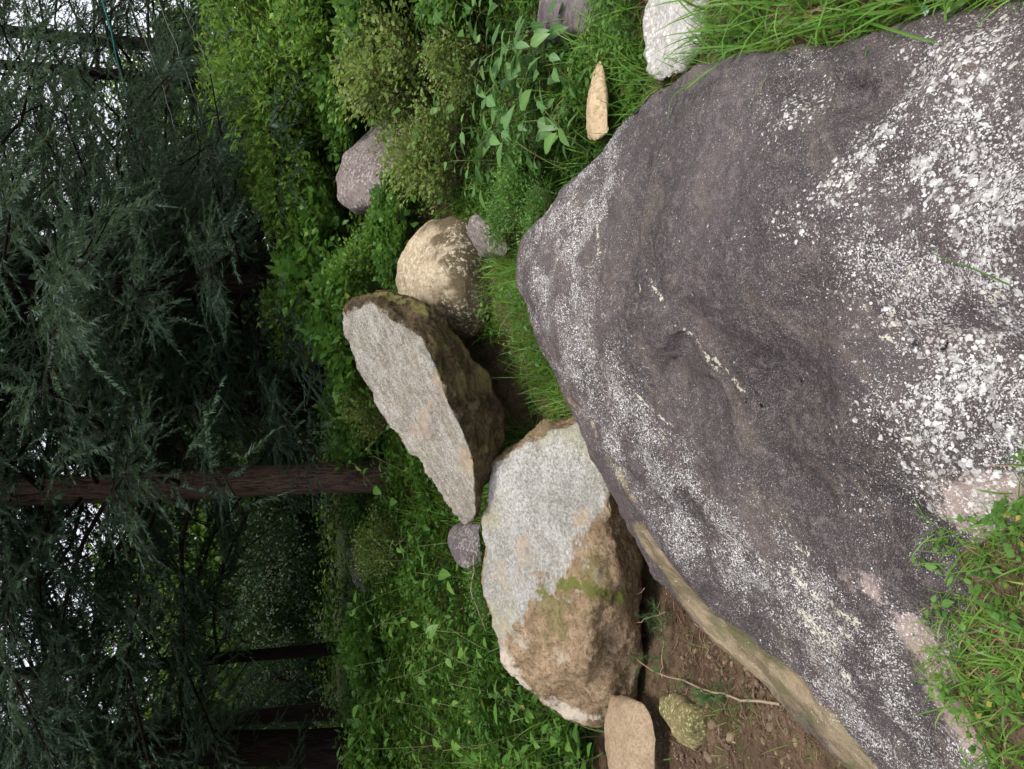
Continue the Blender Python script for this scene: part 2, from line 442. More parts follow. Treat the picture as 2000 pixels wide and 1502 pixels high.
def hull_rock(name, pts, mat, voxel, smooth, disp, groups='', dents=(), after=None, steps=0.0):
    """pts: (Vector, tags).  Closed convex body, remeshed, edges worn, surface roughened."""
    bm = bmesh.new()
    vs = [bm.verts.new(p) for p, _ in pts]
    bm.verts.index_update()
    tags = {v: t for v, (_, t) in zip(vs, pts)}
    r = bmesh.ops.convex_hull(bm, input=bm.verts[:])
    dead = [e for e in r['geom_interior'] if isinstance(e, bmesh.types.BMVert)]
    if dead: bmesh.ops.delete(bm, geom=dead, context='VERTS')
    bmesh.ops.recalc_face_normals(bm, faces=bm.faces[:])
    pl, gr = [], []
    for f in bm.faces:
        pl.append((*f.normal, -f.normal.dot(f.verts[0].co)))
        gr.append(next((g for g in groups if all(g in tags[v] for v in f.verts)), '-'))
    me = bpy.data.meshes.new('tmp'); bm.to_mesh(me); bm.free()
    t = bpy.data.objects.new('tmp', me); col.objects.link(t)
    md = t.modifiers.new('r', 'REMESH'); md.mode = 'VOXEL'; md.voxel_size = voxel
    dg = bpy.context.evaluated_depsgraph_get()
    me2 = bpy.data.meshes.new_from_object(t.evaluated_get(dg))
    bpy.data.objects.remove(t); bpy.data.meshes.remove(me)
    n = len(me2.vertices)
    V = np.empty(n * 3); me2.vertices.foreach_get('co', V); V = V.reshape(-1, 3)
    E = np.empty(len(me2.edges) * 2, dtype=np.int32); me2.edges.foreach_get('vertices', E); E = E.reshape(-1, 2)
    Q = np.array([list(p.vertices) for p in me2.polygons], dtype=np.int32)
    bpy.data.meshes.remove(me2)
    pl = np.array(pl); D = V @ pl[:, :3].T + pl[:, 3]
    at = {}
    for g in groups:
        mk = np.array([q == g for q in gr])
        if mk.any() and (~mk).any():
            at[g] = D[:, mk].max(1) - D[:, ~mk].max(1)
        else:
            at[g] = np.full(n, -1.0)
    deg = np.bincount(E.ravel(), minlength=n)[:, None]
    for _ in range(smooth):
        S = np.zeros_like(V)
        np.add.at(S, E[:, 0], V[E[:, 1]]); np.add.at(S, E[:, 1], V[E[:, 0]])
        V = V * 0.4 + 0.6 * S / deg
    def normals():
        a, b, c, d = (V[Q[:, k]] for k in range(4))
        fn = np.cross(c - a, d - b); N = np.zeros_like(V)
        for k in range(4): np.add.at(N, Q[:, k], fn)
        return unit(N)
    N = normals()
    hgt = np.zeros(n)
    for amp, fr, oc in disp:
        hgt += amp * np.array([noise.fractal(Vector(v * fr) + Vector((3.1, 7.7, fr)), 0.9, 2.1, oc) for v in V])
    if steps:                                  # stepped fracture ledges
        f = np.array([noise.fractal(Vector((v[0] * 3.2 + v[2] * 2, v[1] * 3.2, v[2] * 6)), 0.8, 2.2, 3) for v in V]) * 4.5
        k = np.floor(f); hgt += steps * (k + sstep((f - k - .72) / .28) - f * .6)
    V = V + N * hgt[:, None]
    if dents:
        bv = BVHTree.FromPolygons([tuple(v) for v in V], [tuple(q) for q in Q])
        N = normals()
        for line, dep, wid in dents:
            pp = []
            for (x, y) in line:
                h = bv.ray_cast(CAM, ray(x, y).normalized())
                if h[0] is not None: pp.append(np.array(h[0]))
            dd = np.full(n, 9.0)
            for a, b in zip(pp[:-1], pp[1:]):
                ab = b - a; L = max(ab @ ab, 1e-9)
                tt = np.clip(((V - a) @ ab) / L, 0, 1)
                dd = np.minimum(dd, np.linalg.norm(V - (a + tt[:, None] * ab), axis=1))
            V = V - N * (1.5 * dep * np.exp(-(dd / wid) ** 2))[:, None]
    base = np.array([V[:, 0].mean(), V[:, 1].mean(), V[:, 2].min()])
    if after: at.update(after(V, Q, normals()))
    ROCKS.append((V, Q))
    me = mesh(name, V - base, Q, mat, {{'L': 'fresh', 'T': 'tan', 'M': 'cap'}.get(k, k): v for k, v in at.items()}, True)
    return obj(name, me, loc=base)

def pp(*rows):
    return [(P(x, y, Y), t) for (x, y, Y, t) in rows]

# the big foreground boulder ---------------------------------------------------
BIG = pp(
    (1010, 480, 3.30, 'U'), (1010, 560, 3.25, 'U'), (1032, 650, 3.15, 'U'), (1080, 735, 3.02, 'U'), (1140, 810, 2.92, 'U'),
    (1190, 900, 2.82, 'U'), (1235, 985, 2.72, 'UT'), (1290, 1060, 2.60, 'UT'), (1345, 1120, 2.50, 'UT'), (1425, 1178, 2.36, 'UT'),
    (1499, 1235, 2.24, 'UT'), (1549, 1290, 2.14, 'UT'), (1590, 1347, 2.06, 'UT'), (1650, 1420, 1.98, 'UT'), (1700, 1500, 1.92, 'UT'), (1760, 1600, 1.86, 'UT'),
    (1262, 1085, 2.95, 'T'), (1284, 1128, 2.88, 'T'), (1345, 1222, 2.74, 'T'), (1402, 1275, 2.64, 'T'), (1458, 1312, 2.52, 'T'), (1520, 1358, 2.38, 'T'), (1585, 1412, 2.22, 'T'), (1655, 1500, 2.10, 'T'),
    (1085, 408, 2.92, 'U'), (1120, 350, 2.82, 'U'), (1190, 230, 2.62, 'U'), (1250, 160, 2.45, 'U'), (1340, 128, 2.20, 'U'),
    (1480, 128, 1.90, 'U'), (1600, 98, 1.70, 'U'), (1700, 62, 1.55, 'U'), (1850, 20, 1.36, 'U'), (2000, -40, 1.18, 'U'),
    (1380, 620, 2.02, 'U'), (1560, 560, 1.68, 'U'), (1760, 480, 1.40, 'U'), (1960, 420, 1.16, 'U'), (2200, 380, 0.92, 'U'), (2200, 60, 0.95, 'U'),
    (2150, 820, 1.10, 'U'), (2000, 930, 1.36, 'U'), (1800, 1000, 1.62, 'U'), (1740, 1150, 1.76, 'U'), (1840, 1290, 1.61, 'U'), (1920, 1470, 1.50, 'U'), (1980, 1600, 1.42, 'U'), (1520, 1000, 1.98, 'U'))
for x, y, z in ((-1.4, 1.3, -.35), (-.6, 1.2, -.35), (0.2, .9, -.35), (.85, 1.0, -.3), (1.1, 2.2, -.2), (.75, 3.1, -.2), (-.2, 3.0, -.3), (-.8, 2.7, -.3), (-1.4, 2.0, -.3)):
    BIG.append((Vector((x, y, z)), 'T' if (x < -.1 and y > 1.9) else ''))

def blob_attr(V, bvh, blobs):
    """blobs: (x, y, weight, radius m) spots on the visible surface"""
    out = np.zeros(len(V))
    for x, y, w, r in blobs:
        h = bvh.ray_cast(CAM, ray(x, y).normalized())
        if h[0] is None: continue
        d = np.linalg.norm(V - np.array(h[0]), axis=1)
        out = out + w * np.exp(-(d / r) ** 2)
    return out

def poly_attr(V, bv, line, w):
    q = []
    for x, y in line:
        for k in range(14):                    # step inwards from the edge until the rock is met
            h = bv.ray_cast(CAM, ray(x + 4 * k, y).normalized())[0]
            if h is not None: q.append(np.array(h)); break
    d = np.full(len(V), 9.0)
    for a, b in zip(q[:-1], q[1:]):
        ab = b - a
        t = np.clip(((V - a) @ ab) / max(ab @ ab, 1e-9), 0, 1)
        d = np.minimum(d, np.linalg.norm(V - (a + t[:, None] * ab), axis=1))
    return np.exp(-(d / w) ** 2)

def big_attrs(V, Q, N):
    bv = BVHTree.FromPolygons([tuple(v) for v in V], [tuple(q) for q in Q])
    big = 0.17 + blob_attr(V, bv, [
        (1900, 400, .75, .22), (1960, 250, .6, .2), (1800, 320, .55, .16), (1850, 120, .55, .16), (1650, 200, .35, .13), (1560, 190, .35, .12),
        (1680, 470, .55, .14), (1780, 560, .45, .12), (1930, 600, .35, .15), (1560, 130, .3, .1), (1930, 760, .85, .2), (1990, 880, .9, .2), (1980, 340, .5, .2), (1980, 760, .4, .15), (1880, 900, .6, .17),
        (1800, 830, .45, .13), (1960, 480, .5, .18), (1480, 440, .18, .15), (1620, 400, .18, .12), (1690, 960, .3, .1), (1500, 240, .16, .14), (1720, 330, .3, .12),
        (1680, 150, -.55, .05), (1720, 190, -.75, .06), (1640, 230, -.5, .06), (1580, 160, -.4, .05),
        (1850, 660, -.3, .1), (1960, 560, -.2, .08), (1450, 750, -.1, .3)])
    fine = 0.14 + .55 * big + blob_attr(V, bv, [
        (1120, 400, .9, .22), (1200, 260, .9, .22), (1280, 170, .6, .2), (1070, 520, .8, .24), (1160, 330, .6, .2), (1110, 650, .6, .25), (1170, 760, .5, .2), (1240, 900, .45, .2),
        (1230, 800, .30, .22), (1330, 960, .35, .25), (1420, 1060, .35, .25), (1500, 1130, .35, .22), (1600, 1250, .6, .25), (1680, 1330, .7, .25), (1760, 1400, .7, .25),
        (1350, 1050, .3, .2), (1700, 850, .1, .2), (1500, 500, -.15, .35), (1520, 760, -.2, .35)])
    yel = np.zeros(len(V))
    for line, w in (([(1262, 535), (1290, 580), (1335, 645), (1358, 668)], .0048), ([(1358, 668), (1385, 705), (1455, 770)], .004), ([(1560, 1190), (1600, 1230)], .013), ([(1625, 1185), (1670, 1215)], .016),
                    ([(1580, 1225), (1600, 1250)], .010), ([(1612, 1235), (1625, 1255)], .011), ([(1650, 1315), (1660, 1340)], .013), ([(1552, 1115), (1560, 1140)], .012), ([(1590, 1160), (1596, 1166)], .013),
                    ([(1165, 440), (1172, 505)], .006), ([(1735, 660), (1750, 662)], .010), ([(1400, 720), (1450, 760)], .006), ([(1650, 1240), (1664, 1246)], .012), ([(1225, 745), (1262, 790), (1310, 830), (1345, 880)], .005), ([(1340, 650), (1395, 700), (1452, 765)], .006), ([(1390, 1010), (1450, 1070), (1520, 1120)], .004), ([(1250, 560), (1262, 620)], .004),
                    ([(1820, 490), (1775, 530), (1735, 640)], .005), ([(1930, 580), (1950, 570)], .012), ([(1560, 1070), (1580, 1080)], .010)):
        q = [bv.ray_cast(CAM, ray(x, y).normalized())[0] for x, y in line]
        q = [np.array(h) for h in q if h is not None]
        for a, b in zip(q[:-1], q[1:]):
            ab = b - a
            tt = np.clip(((V - a) @ ab) / max(ab @ ab, 1e-9), 0, 1)
            yel = np.maximum(yel, (0.72 if w > .0065 else 0.95) * np.exp(-(np.linalg.norm(V - (a + tt[:, None] * ab), axis=1) / (1.35 * w)) ** 2))
    tan = blob_attr(V, bv, [(1790, 1240, .7, .07), (1700, 1150, .6, .06), (1850, 1330, .7, .08), (1900, 1440, .6, .1), (1880, 1000, .6, .1), (1990, 980, .6, .1), (1640, 1130, .45, .04)])
    return {'big': np.clip(big * .85, 0, .74), 'fine': np.clip(fine * .8, 0, .75), 'yel': yel, 'pink': tan, 'tan3': .62 * poly_attr(V, bv, [(1262, 1050), (1300, 1108), (1345, 1165), (1395, 1212), (1455, 1258), (1515, 1305), (1568, 1352), (1625, 1422), (1675, 1490)], .078) + .5 * poly_attr(V, bv, [(1030, 620), (1045, 665), (1088, 742), (1146, 815), (1198, 905), (1240, 975)], .04)}

def fix_tan(o):
    me = o.data
    n = len(me.vertices)
    a = np.empty(n, np.float32); me.attributes['tan'].data.foreach_get('value', a)
    b = np.empty(n, np.float32); me.attributes['tan3'].data.foreach_get('value', b)
    t = np.clip(np.clip((a + 0.02) / 0.06, 0, 1) + b, 0, 1)
    me.attributes['tan'].data.foreach_set('value', t.astype(np.float32))

big = hull_rock('lichened_boulder', BIG, mat_lichen_rock(), 0.0155, 16, ((0.042, 1.4, 3), (0.024, 3.4, 4), (0.007, 10, 4)), 'T',
    dents=(([(1335, 1160), (1395, 1218), (1455, 1266), (1515, 1312), (1565, 1358)], .022, .06), ([(1330, 780), (1450, 780), (1560, 740)], .03, .13), ([(1600, 600), (1720, 640)], .025, .08), ([(1800, 720), (1960, 700)], .03, .09), ([(1280, 560), (1330, 640), (1440, 700)], .012, .04),
           ([(1180, 900), (1330, 1010), (1480, 1100)], .012, .03), ([(1130, 420), (1110, 620), (1180, 780)], .014, .03),
           ([(1255, 330), (1235, 420), (1225, 500), (1205, 600)], .028, .035), ([(1178, 400), (1170, 520)], .016, .02), ([(1350, 620), (1320, 700), (1310, 740)], .03, .05),
           ([(1600, 150), (1690, 190), (1780, 130)], .028, .06), ([(1560, 760), (1500, 800)], .015, .07), ([(1520, 170), (1650, 170)], .02, .03),
           ([(1820, 490), (1775, 530), (1735, 640)], .010, .010), ([(1680, 590), (1720, 640), (1730, 690)], .005, .008), ([(1180, 480), (1185, 900)], .006, .012),
           ([(1520, 900), (1600, 960)], .012, .05), ([(1760, 1300), (1775, 1330)], .015, .02), ([(1850, 660), (1990, 700)], .02, .04)),
    after=big_attrs, steps=.006)
fix_tan(big)
tag(big, 'huge dark grey boulder spotted with white lichen filling the foreground', 'boulder')

# broken boulder -----------------------------------------------------------------
BRK = pp(
    (940, 1020, 4.20, 'L'), (936, 1090, 4.20, 'L'), (935, 1150, 4.20, 'L'), (963, 1228, 4.15, 'L'), (975, 1290, 4.08, 'LB'), (1003, 1332, 4.04, 'LB'),
    (958, 905, 4.14, 'LK'), (1040, 858, 3.92, 'LK'), (1130, 822, 3.68, 'LK'), (1152, 816, 3.62, 'LK'), (1178, 852, 3.54, 'L'), (1198, 905, 3.47, 'LB'), (1198, 950, 3.44, 'LB'), (1188, 988, 3.42, 'LB'),
    (1150, 1045, 3.47, 'LB'), (1100, 1110, 3.57, 'LB'), (1048, 1168, 3.70, 'LB'), (1003, 1222, 3.88, 'LB'),
    (1228, 1000, 3.55, 'B'), (1254, 1080, 3.55, 'B'), (1256, 1200, 3.55, 'B'), (1254, 1300, 3.60, 'B'), (1236, 1372, 3.72, 'B'), (1200, 1402, 3.82, 'B'), (1165, 1416, 3.90, 'B'), (1110, 1407, 4.0, 'B'), (1060, 1372, 4.04, 'B'),
    (1150, 1200, 3.42, 'B'), (1140, 1310, 3.50, 'B'), (1210, 1120, 3.40, 'B'),
    (985, 862, 4.25, 'K'), (1050, 822, 4.12, 'K'), (1095, 807, 4.0, 'K'), (1140, 805, 3.85, 'K'),
    (1000, 960, 4.8, ''), (1040, 1250, 4.7, ''), (1200, 1300, 4.5, ''), (1240, 1050, 4.4, ''), (1180, 860, 4.3, ''))
def pale_rim(V, Q, N):
    bv = BVHTree.FromPolygons([tuple(v) for v in V], [tuple(q) for q in Q])
    return {'pale': .62 * poly_attr(V, bv, [(985, 1285), (1003, 1330), (1060, 1365), (1110, 1398), (1160, 1405)], .09), 'mossline': .8 * poly_attr(V, bv, [(1055, 1165), (1080, 1142), (1110, 1138), (1150, 1148), (1210, 1165)], .05)}
brk = hull_rock('broken_boulder', BRK, mat_broken('granite_broken', (0.47, 0.455, 0.425), (0.34, 0.325, 0.29), (0.12, 0.115, 0.105),
    (0.19, 0.126, 0.073), (0.36, 0.26, 0.165), (0.11, 0.115, 0.028), (0.5, 0.3, 0.2), .8, 1.2, 0.72, 0.5), 0.0125, 6,
    ((0.034, 2.2, 3), (0.020, 7, 5), (0.007, 26, 3)), 'LKB', after=pale_rim, steps=.011)
tag(brk, 'broken boulder with a pale grey split face above a brown weathered side', 'boulder')

# leaning slab ---------------------------------------------------------------------
SLB = pp(
    (668, 610, 4.60, 'L'), (672, 655, 4.58, 'L'), (692, 712, 4.55, 'L'), (752, 828, 4.50, 'L'), (848, 958, 4.44, 'L'), (908, 1032, 4.40, 'L'), (926, 1026, 4.30, 'L'),
    (725, 588, 4.36, 'LM'), (748, 612, 4.28, 'LM'), (822, 652, 4.12, 'LMD'), (850, 712, 4.05, 'LD'), (876, 790, 4.00, 'LD'), (903, 840, 3.98, 'LD'), (924, 900, 3.99, 'LD'), (930, 1005, 4.12, 'LD'),
    (690, 577, 4.55, 'M'), (760, 563, 4.45, 'M'), (848, 596, 4.28, 'MD'), (862, 640, 4.18, 'MD'),
    (900, 655, 4.25, 'D'), (950, 725, 4.25, 'D'), (990, 815, 4.22, 'D'), (990, 862, 4.20, 'D'), (962, 895, 4.18, 'D'),
    (780, 610, 4.95, ''), (870, 740, 4.95, ''), (935, 880, 4.8, ''), (720, 640, 4.9, ''))
slb = hull_rock('slab_boulder', SLB, mat_broken('gneiss_slab', (0.59, 0.555, 0.50), (0.37, 0.315, 0.245), (0.12, 0.11, 0.10),
    (0.045, 0.033, 0.018), (0.17, 0.12, 0.062), (0.19, 0.17, 0.055), tuple(P(672, 620, 4.58) - P(915, 1030, 4.40)), 1.0, 5.5, 0.9, 0.7), 0.0115, 5,
    ((0.026, 2.6, 3), (0.016, 9, 5), (0.006, 30, 3)), 'LMD', steps=.009)
tag(slb, 'long grey slab with a dark underside leaning across two other boulders', 'boulder')

# round boulder ----------------------------------------------------------------------
RND = pp((770, 560, 4.85, ''), (774, 510, 4.8, ''), (798, 460, 4.75, ''), (838, 426, 4.70, ''), (892, 414, 4.62, ''), (925, 445, 4.55, ''), (952, 500, 4.50, ''), (966, 560, 4.45, ''),
         (962, 620, 4.5, ''), (930, 668, 4.6, ''), (850, 660, 4.75, ''), (790, 620, 4.85, ''),
         (850, 520, 4.42, ''), (905, 560, 4.36, ''), (820, 570, 4.5, ''), (900, 480, 4.42, ''), (900, 620, 4.42, ''),
         (820, 520, 5.2, ''), (890, 480, 5.1, ''), (910, 600, 5.1, ''), (830, 620, 5.2, ''), (980, 540, 4.9, ''))
def low_tan(z0, z1):
    def f(V, Q, N):
        return {'tan': np.clip((z0 - V[:, 2]) / (z0 - z1), 0, 1) * 0.8 + np.clip(-N[:, 2], 0, 1) * 0.5}
    return f
rnd_ = hull_rock('round_boulder', RND, mat_stone('tan_granite', (0.45, 0.365, 0.255), (0.31, 0.235, 0.15), (0.16, 0.115, 0.07), (0.60, 0.56, 0.42), 0.85, 5.0, (0.085, 0.062, 0.03)),
    0.016, 40, ((0.022, 2.5, 4), (0.006, 14, 4)), '', after=low_tan(1.19, 0.86))
tag(rnd_, 'rounded tan boulder standing behind the upper end of the leaning slab', 'boulder')

# other stones ---------------------------------------------------------------------------
grey = mat_stone('grey_stone', (0.135, 0.105, 0.10), (0.20, 0.165, 0.155), (0.045, 0.036, 0.034), (0.5, 0.46, 0.43), 0.6, 5.0)
darkg = mat_stone('dark_stone', (0.085, 0.07, 0.075), (0.15, 0.125, 0.125), (0.035, 0.03, 0.03), (0.45, 0.42, 0.4), 0.55, 6.0)
pale = mat_stone('pale_granite', (0.47, 0.445, 0.42), (0.38, 0.355, 0.335), (0.13, 0.12, 0.11), (0.78, 0.77, 0.75), 0.7, 6.0)
tanm = mat_stone('tan_stone', (0.47, 0.36, 0.23), (0.35, 0.25, 0.15), (0.20, 0.14, 0.08), (0.6, 0.5, 0.3), 0.5, 6.0)
brown = mat_stone('brown_stone', (0.26, 0.185, 0.12), (0.33, 0.25, 0.165), (0.12, 0.085, 0.05), (0.42, 0.33, 0.2), 0.4, 7.0)
mossy = mat_stone('mossy_stone', (0.20, 0.16, 0.08), (0.14, 0.125, 0.05), (0.07, 0.06, 0.025), (0.5, 0.47, 0.25), 0.8, 7.0)
def stone(name, rows, back, mat, vox, sm, disp, label):
    """outline rows (x, y, Y) seen in front; BACK: depth added behind"""
    pts = pp(*[(x, y, Y, '') for x, y, Y in rows])
    c = sum((p for p, _ in pts), Vector()) / len(pts)
    for p, _ in list(pts):
        pts.append((c + (p - c) * 0.75 + Vector((0, back, -0.02)), ''))
    o = hull_rock(name, pts, mat, vox, sm, disp)
    return tag(o, label, 'stone')
stone('boulder', [(652, 350, 6.2), (672, 300, 6.2), (718, 255, 6.2), (770, 196, 6.3), (800, 190, 6.2), (880, 190, 5.8), (760, 400, 5.7), (800, 400, 5.6), (690, 412, 6.0), (660, 395, 6.1), (730, 320, 5.7), (900, 300, 5.5)],
      0.7, grey, 0.02, 14, ((.04, 2, 4), (.008, 12, 3)), 'grey boulder half buried in bushes behind the round tan boulder')
stone('boulder', [(1048, 60, 3.7), (1060, -60, 3.8), (1140, 66, 3.4), (1235, 50, 3.2), (1250, -80, 3.2), (1150, 0, 3.3), (1330, -100, 3.0), (1290, -20, 3.1)],
      0.5, darkg, 0.016, 14, ((.03, 2.4, 4), (.006, 14, 3)), 'dark stone at the picture edge behind the grass and the broad leaves')
stone('pale_stone', [(1292, 10, 2.72), (1290, 60, 2.72), (1303, 120, 2.62), (1330, 142, 2.5), (1370, 100, 2.44), (1390, 60, 2.42), (1400, 10, 2.42), (1415, -60, 2.42), (1295, -60, 2.75), (1340, 40, 2.46)],
      0.25, pale, 0.010, 5, ((.03, 4, 4), (.006, 18, 3)), 'pale speckled stone set in the grass next to the lichened boulder')
stone('pointed_stone', [(1168, 112, 3.14), (1178, 114, 3.10), (1161, 150, 3.12), (1153, 190, 3.1), (1154, 235, 3.08), (1165, 275, 3.05), (1192, 260, 2.98), (1186, 200, 3.0), (1180, 150, 3.05)],
      0.16, tanm, 0.008, 8, ((.014, 5, 4), (.003, 25, 3)), 'long pointed tan stone wedged behind the ridge of the lichened boulder')
stone('stone', [(912, 425, 4.3), (930, 412, 4.3), (965, 478, 4.2), (990, 500, 4.1), (1000, 490, 4.05), (950, 495, 4.2), (985, 450, 4.05)],
      0.3, grey, 0.012, 10, ((.02, 4, 4), (.004, 18, 3)), 'small grey stone in the plants below the round tan boulder')
stone('dark_stone', [(876, 1075, 5.0), (880, 1050, 5.0), (905, 1026, 4.95), (940, 1020, 4.8), (945, 1100, 4.7), (915, 1118, 4.85), (890, 1105, 4.95)],
      0.35, darkg, 0.012, 16, ((.015, 4, 4), (.004, 18, 3)), 'small dark purple stone behind the top edge of the broken boulder')
stone('flat_stone', [(1196, 1420, 3.55), (1188, 1460, 3.5), (1190, 1520, 3.45), (1205, 1372, 3.5), (1235, 1366, 3.4), (1262, 1372, 3.3), (1282, 1410, 3.22), (1286, 1460, 3.2), (1284, 1530, 3.2), (1240, 1450, 3.28)],
      0.2, brown, 0.010, 14, ((.008, 4, 4), (.003, 20, 3)), 'flat brown stone leaning below the lower end of the broken boulder')
stone('mossy_stone', [(1302, 1385, 3.1), (1303, 1420, 3.05), (1322, 1455, 3.0), (1360, 1464, 2.93), (1385, 1450, 2.88), (1392, 1415, 2.86), (1378, 1385, 2.88), (1340, 1376, 2.95), (1345, 1420, 2.86)],
      0.2, mossy, 0.008, 10, ((.015, 6, 4), (.004, 22, 3)), 'yellow green mossy stone sunk in the bare soil')
stone('stone', [(1402, 1372, 2.84), (1408, 1415, 2.8), (1450, 1432, 2.72), (1475, 1415, 2.66), (1470, 1380, 2.66), (1440, 1368, 2.72), (1435, 1395, 2.68)],
      0.12, grey, 0.008, 8, ((.012, 6, 4), (.004, 22, 3)), 'grey stone in the soil next to the yellow green mossy stone')
stone('buried_stone', [(672, 1075, 8.6), (690, 1060, 8.6), (735, 1110, 8.2), (745, 1170, 8.2), (705, 1180, 8.5), (680, 1120, 8.6)],
      0.5, darkg, 0.025, 12, ((.04, 2, 4), (.008, 12, 3)), 'dark rock in the forest shade above the green plants')

# ------------------------------------------------------------------ what grows: shared tools
_V, _T, _n = [], [], 0
for V, Q in ROCKS:
    _V.append(V); _T.append(Q + _n); _n += len(V)
ROCK_BVH = BVHTree.FromPolygons([tuple(v) for v in np.concatenate(_V)], [tuple(q) for q in np.concatenate(_T)])
def free(x, y):
    """keep the places that are not inside a rock"""
    z = gz(x, y)
    k = np.ones(len(x), bool)
    up = Vector((0, 0, 1))
    for i in range(len(x)):
        h = ROCK_BVH.ray_cast(Vector((x[i], y[i], z[i] + .012)), up)
        if h[0] is not None and h[1].z > 0: k[i] = False
    return np.stack([x, y, z], -1)[k]
def on_ground(x, y, dz=0.0):
    """point of the ground seen at photo position (x, y)"""
    d = ray(x, y); t = 0.8
    while t < 40:
        p = CAM + d * t
        if p.z < float(gz(p.x, p.y)) + dz: break
        t += 0.01
    return np.array(p)
def scatter(n, y0, y1, lo, hi, pw=1.0):
    """positions spread evenly over what the eye sees: more of them close by"""
    y = y0 * (y1 / y0) ** (rng.random(n) ** pw)
    x = (lo + (hi - lo) * rng.random(n)) * y
    return x, y
def clump(P_, f, seed=0.0):
    return np.array([noise.noise(Vector((p[0] * f + seed, p[1] * f, seed))) for p in P_])
def rand_up(n, spread):
    v = np.stack([rng.normal(0, spread, n), rng.normal(0, spread, n), np.ones(n)], -1)
    return unit(v)

needle = mat_leaf('cypress_foliage', (0.018, 0.040, 0.026), (0.050, 0.092, 0.056), (0.130, 0.195, 0.100), 0.26, 0.6, 0.9)
broad = mat_leaf('bright_foliage', (0.04, 0.095, 0.016), (0.09, 0.18, 0.028), (0.19, 0.31, 0.05), 0.4, 0.5, 0.4)
herb = mat_leaf('herb_leaves', (0.018, 0.055, 0.010), (0.070, 0.165, 0.026), (0.19, 0.31, 0.060), 0.38, 0.45, 1.6, (0.36, 0.27, 0.06))
shrubl = mat_leaf('shrub_leaves', (0.038, 0.095, 0.018), (0.12, 0.25, 0.045), (0.28, 0.43, 0.10), 0.45, 0.45, 1.8)
shrub2 = mat_leaf('shrub_leaves_dark', (0.028, 0.080, 0.016), (0.085, 0.20, 0.035), (0.20, 0.36, 0.075), 0.4, 0.4, 2.2)
shrub3 = mat_leaf('wiry_leaves', (0.07, 0.115, 0.03), (0.19, 0.27, 0.07), (0.36, 0.44, 0.15), 0.42, 0.5, 2.2)
grassm = mat_leaf('grass_blades', (0.05, 0.14, 0.018), (0.12, 0.26, 0.035), (0.30, 0.42, 0.09), 0.38, 0.42, 2.5)
strawm = mat_leaf('dry_straw', (0.18, 0.12, 0.06), (0.32, 0.23, 0.12), (0.48, 0.38, 0.22), 0.15, 0.7, 3.0)
bark = mat_bark('reddish_bark', (0.034, 0.022, 0.016), (0.150, 0.100, 0.076))
twigm = mat_plain('twig_wood', (0.12, 0.085, 0.055), 0.85)
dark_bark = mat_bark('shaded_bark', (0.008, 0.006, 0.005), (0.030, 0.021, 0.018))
stemg = mat_plain('green_stem', (0.12, 0.16, 0.05), 0.6)

# ------------------------------------------------------------------ conifers
def feather(seed):
    r = random.Random(seed); V, T = [], []
    bend = r.uniform(-.25, .25)
    for i in range(12):
        for k in range(3):
            an = r.uniform(0, 6.283)
            y0 = .02 + .08 * i + r.uniform(-.04, .04)
            ln = r.uniform(.12, .26) * (1 - .45 * i / 12)
            dx, dz_ = math.cos(an), math.sin(an) * .7
            x0 = bend * y0 * y0
            fw = r.uniform(.5, 1.1); b = len(V)
            V += [[x0 - dz_ * .02, y0 - .016, dx * .02], [x0 + dz_ * .02, y0 + .024, -dx * .02], [x0 + dx * ln * .75, y0 + ln * fw, dz_ * ln * .75 - .03]]
            T += [[b, b + 1, b + 2]]
    b = len(V)
    V += [[bend * .64 - .02, .8, 0], [bend * .64 + .02, .8, 0], [bend * 1.15, 1.1, -.06]]; T += [[b, b + 1, b + 2]]
    return np.array(V), np.array(T)
FEATHER = [feather(k) for k in range(6)]

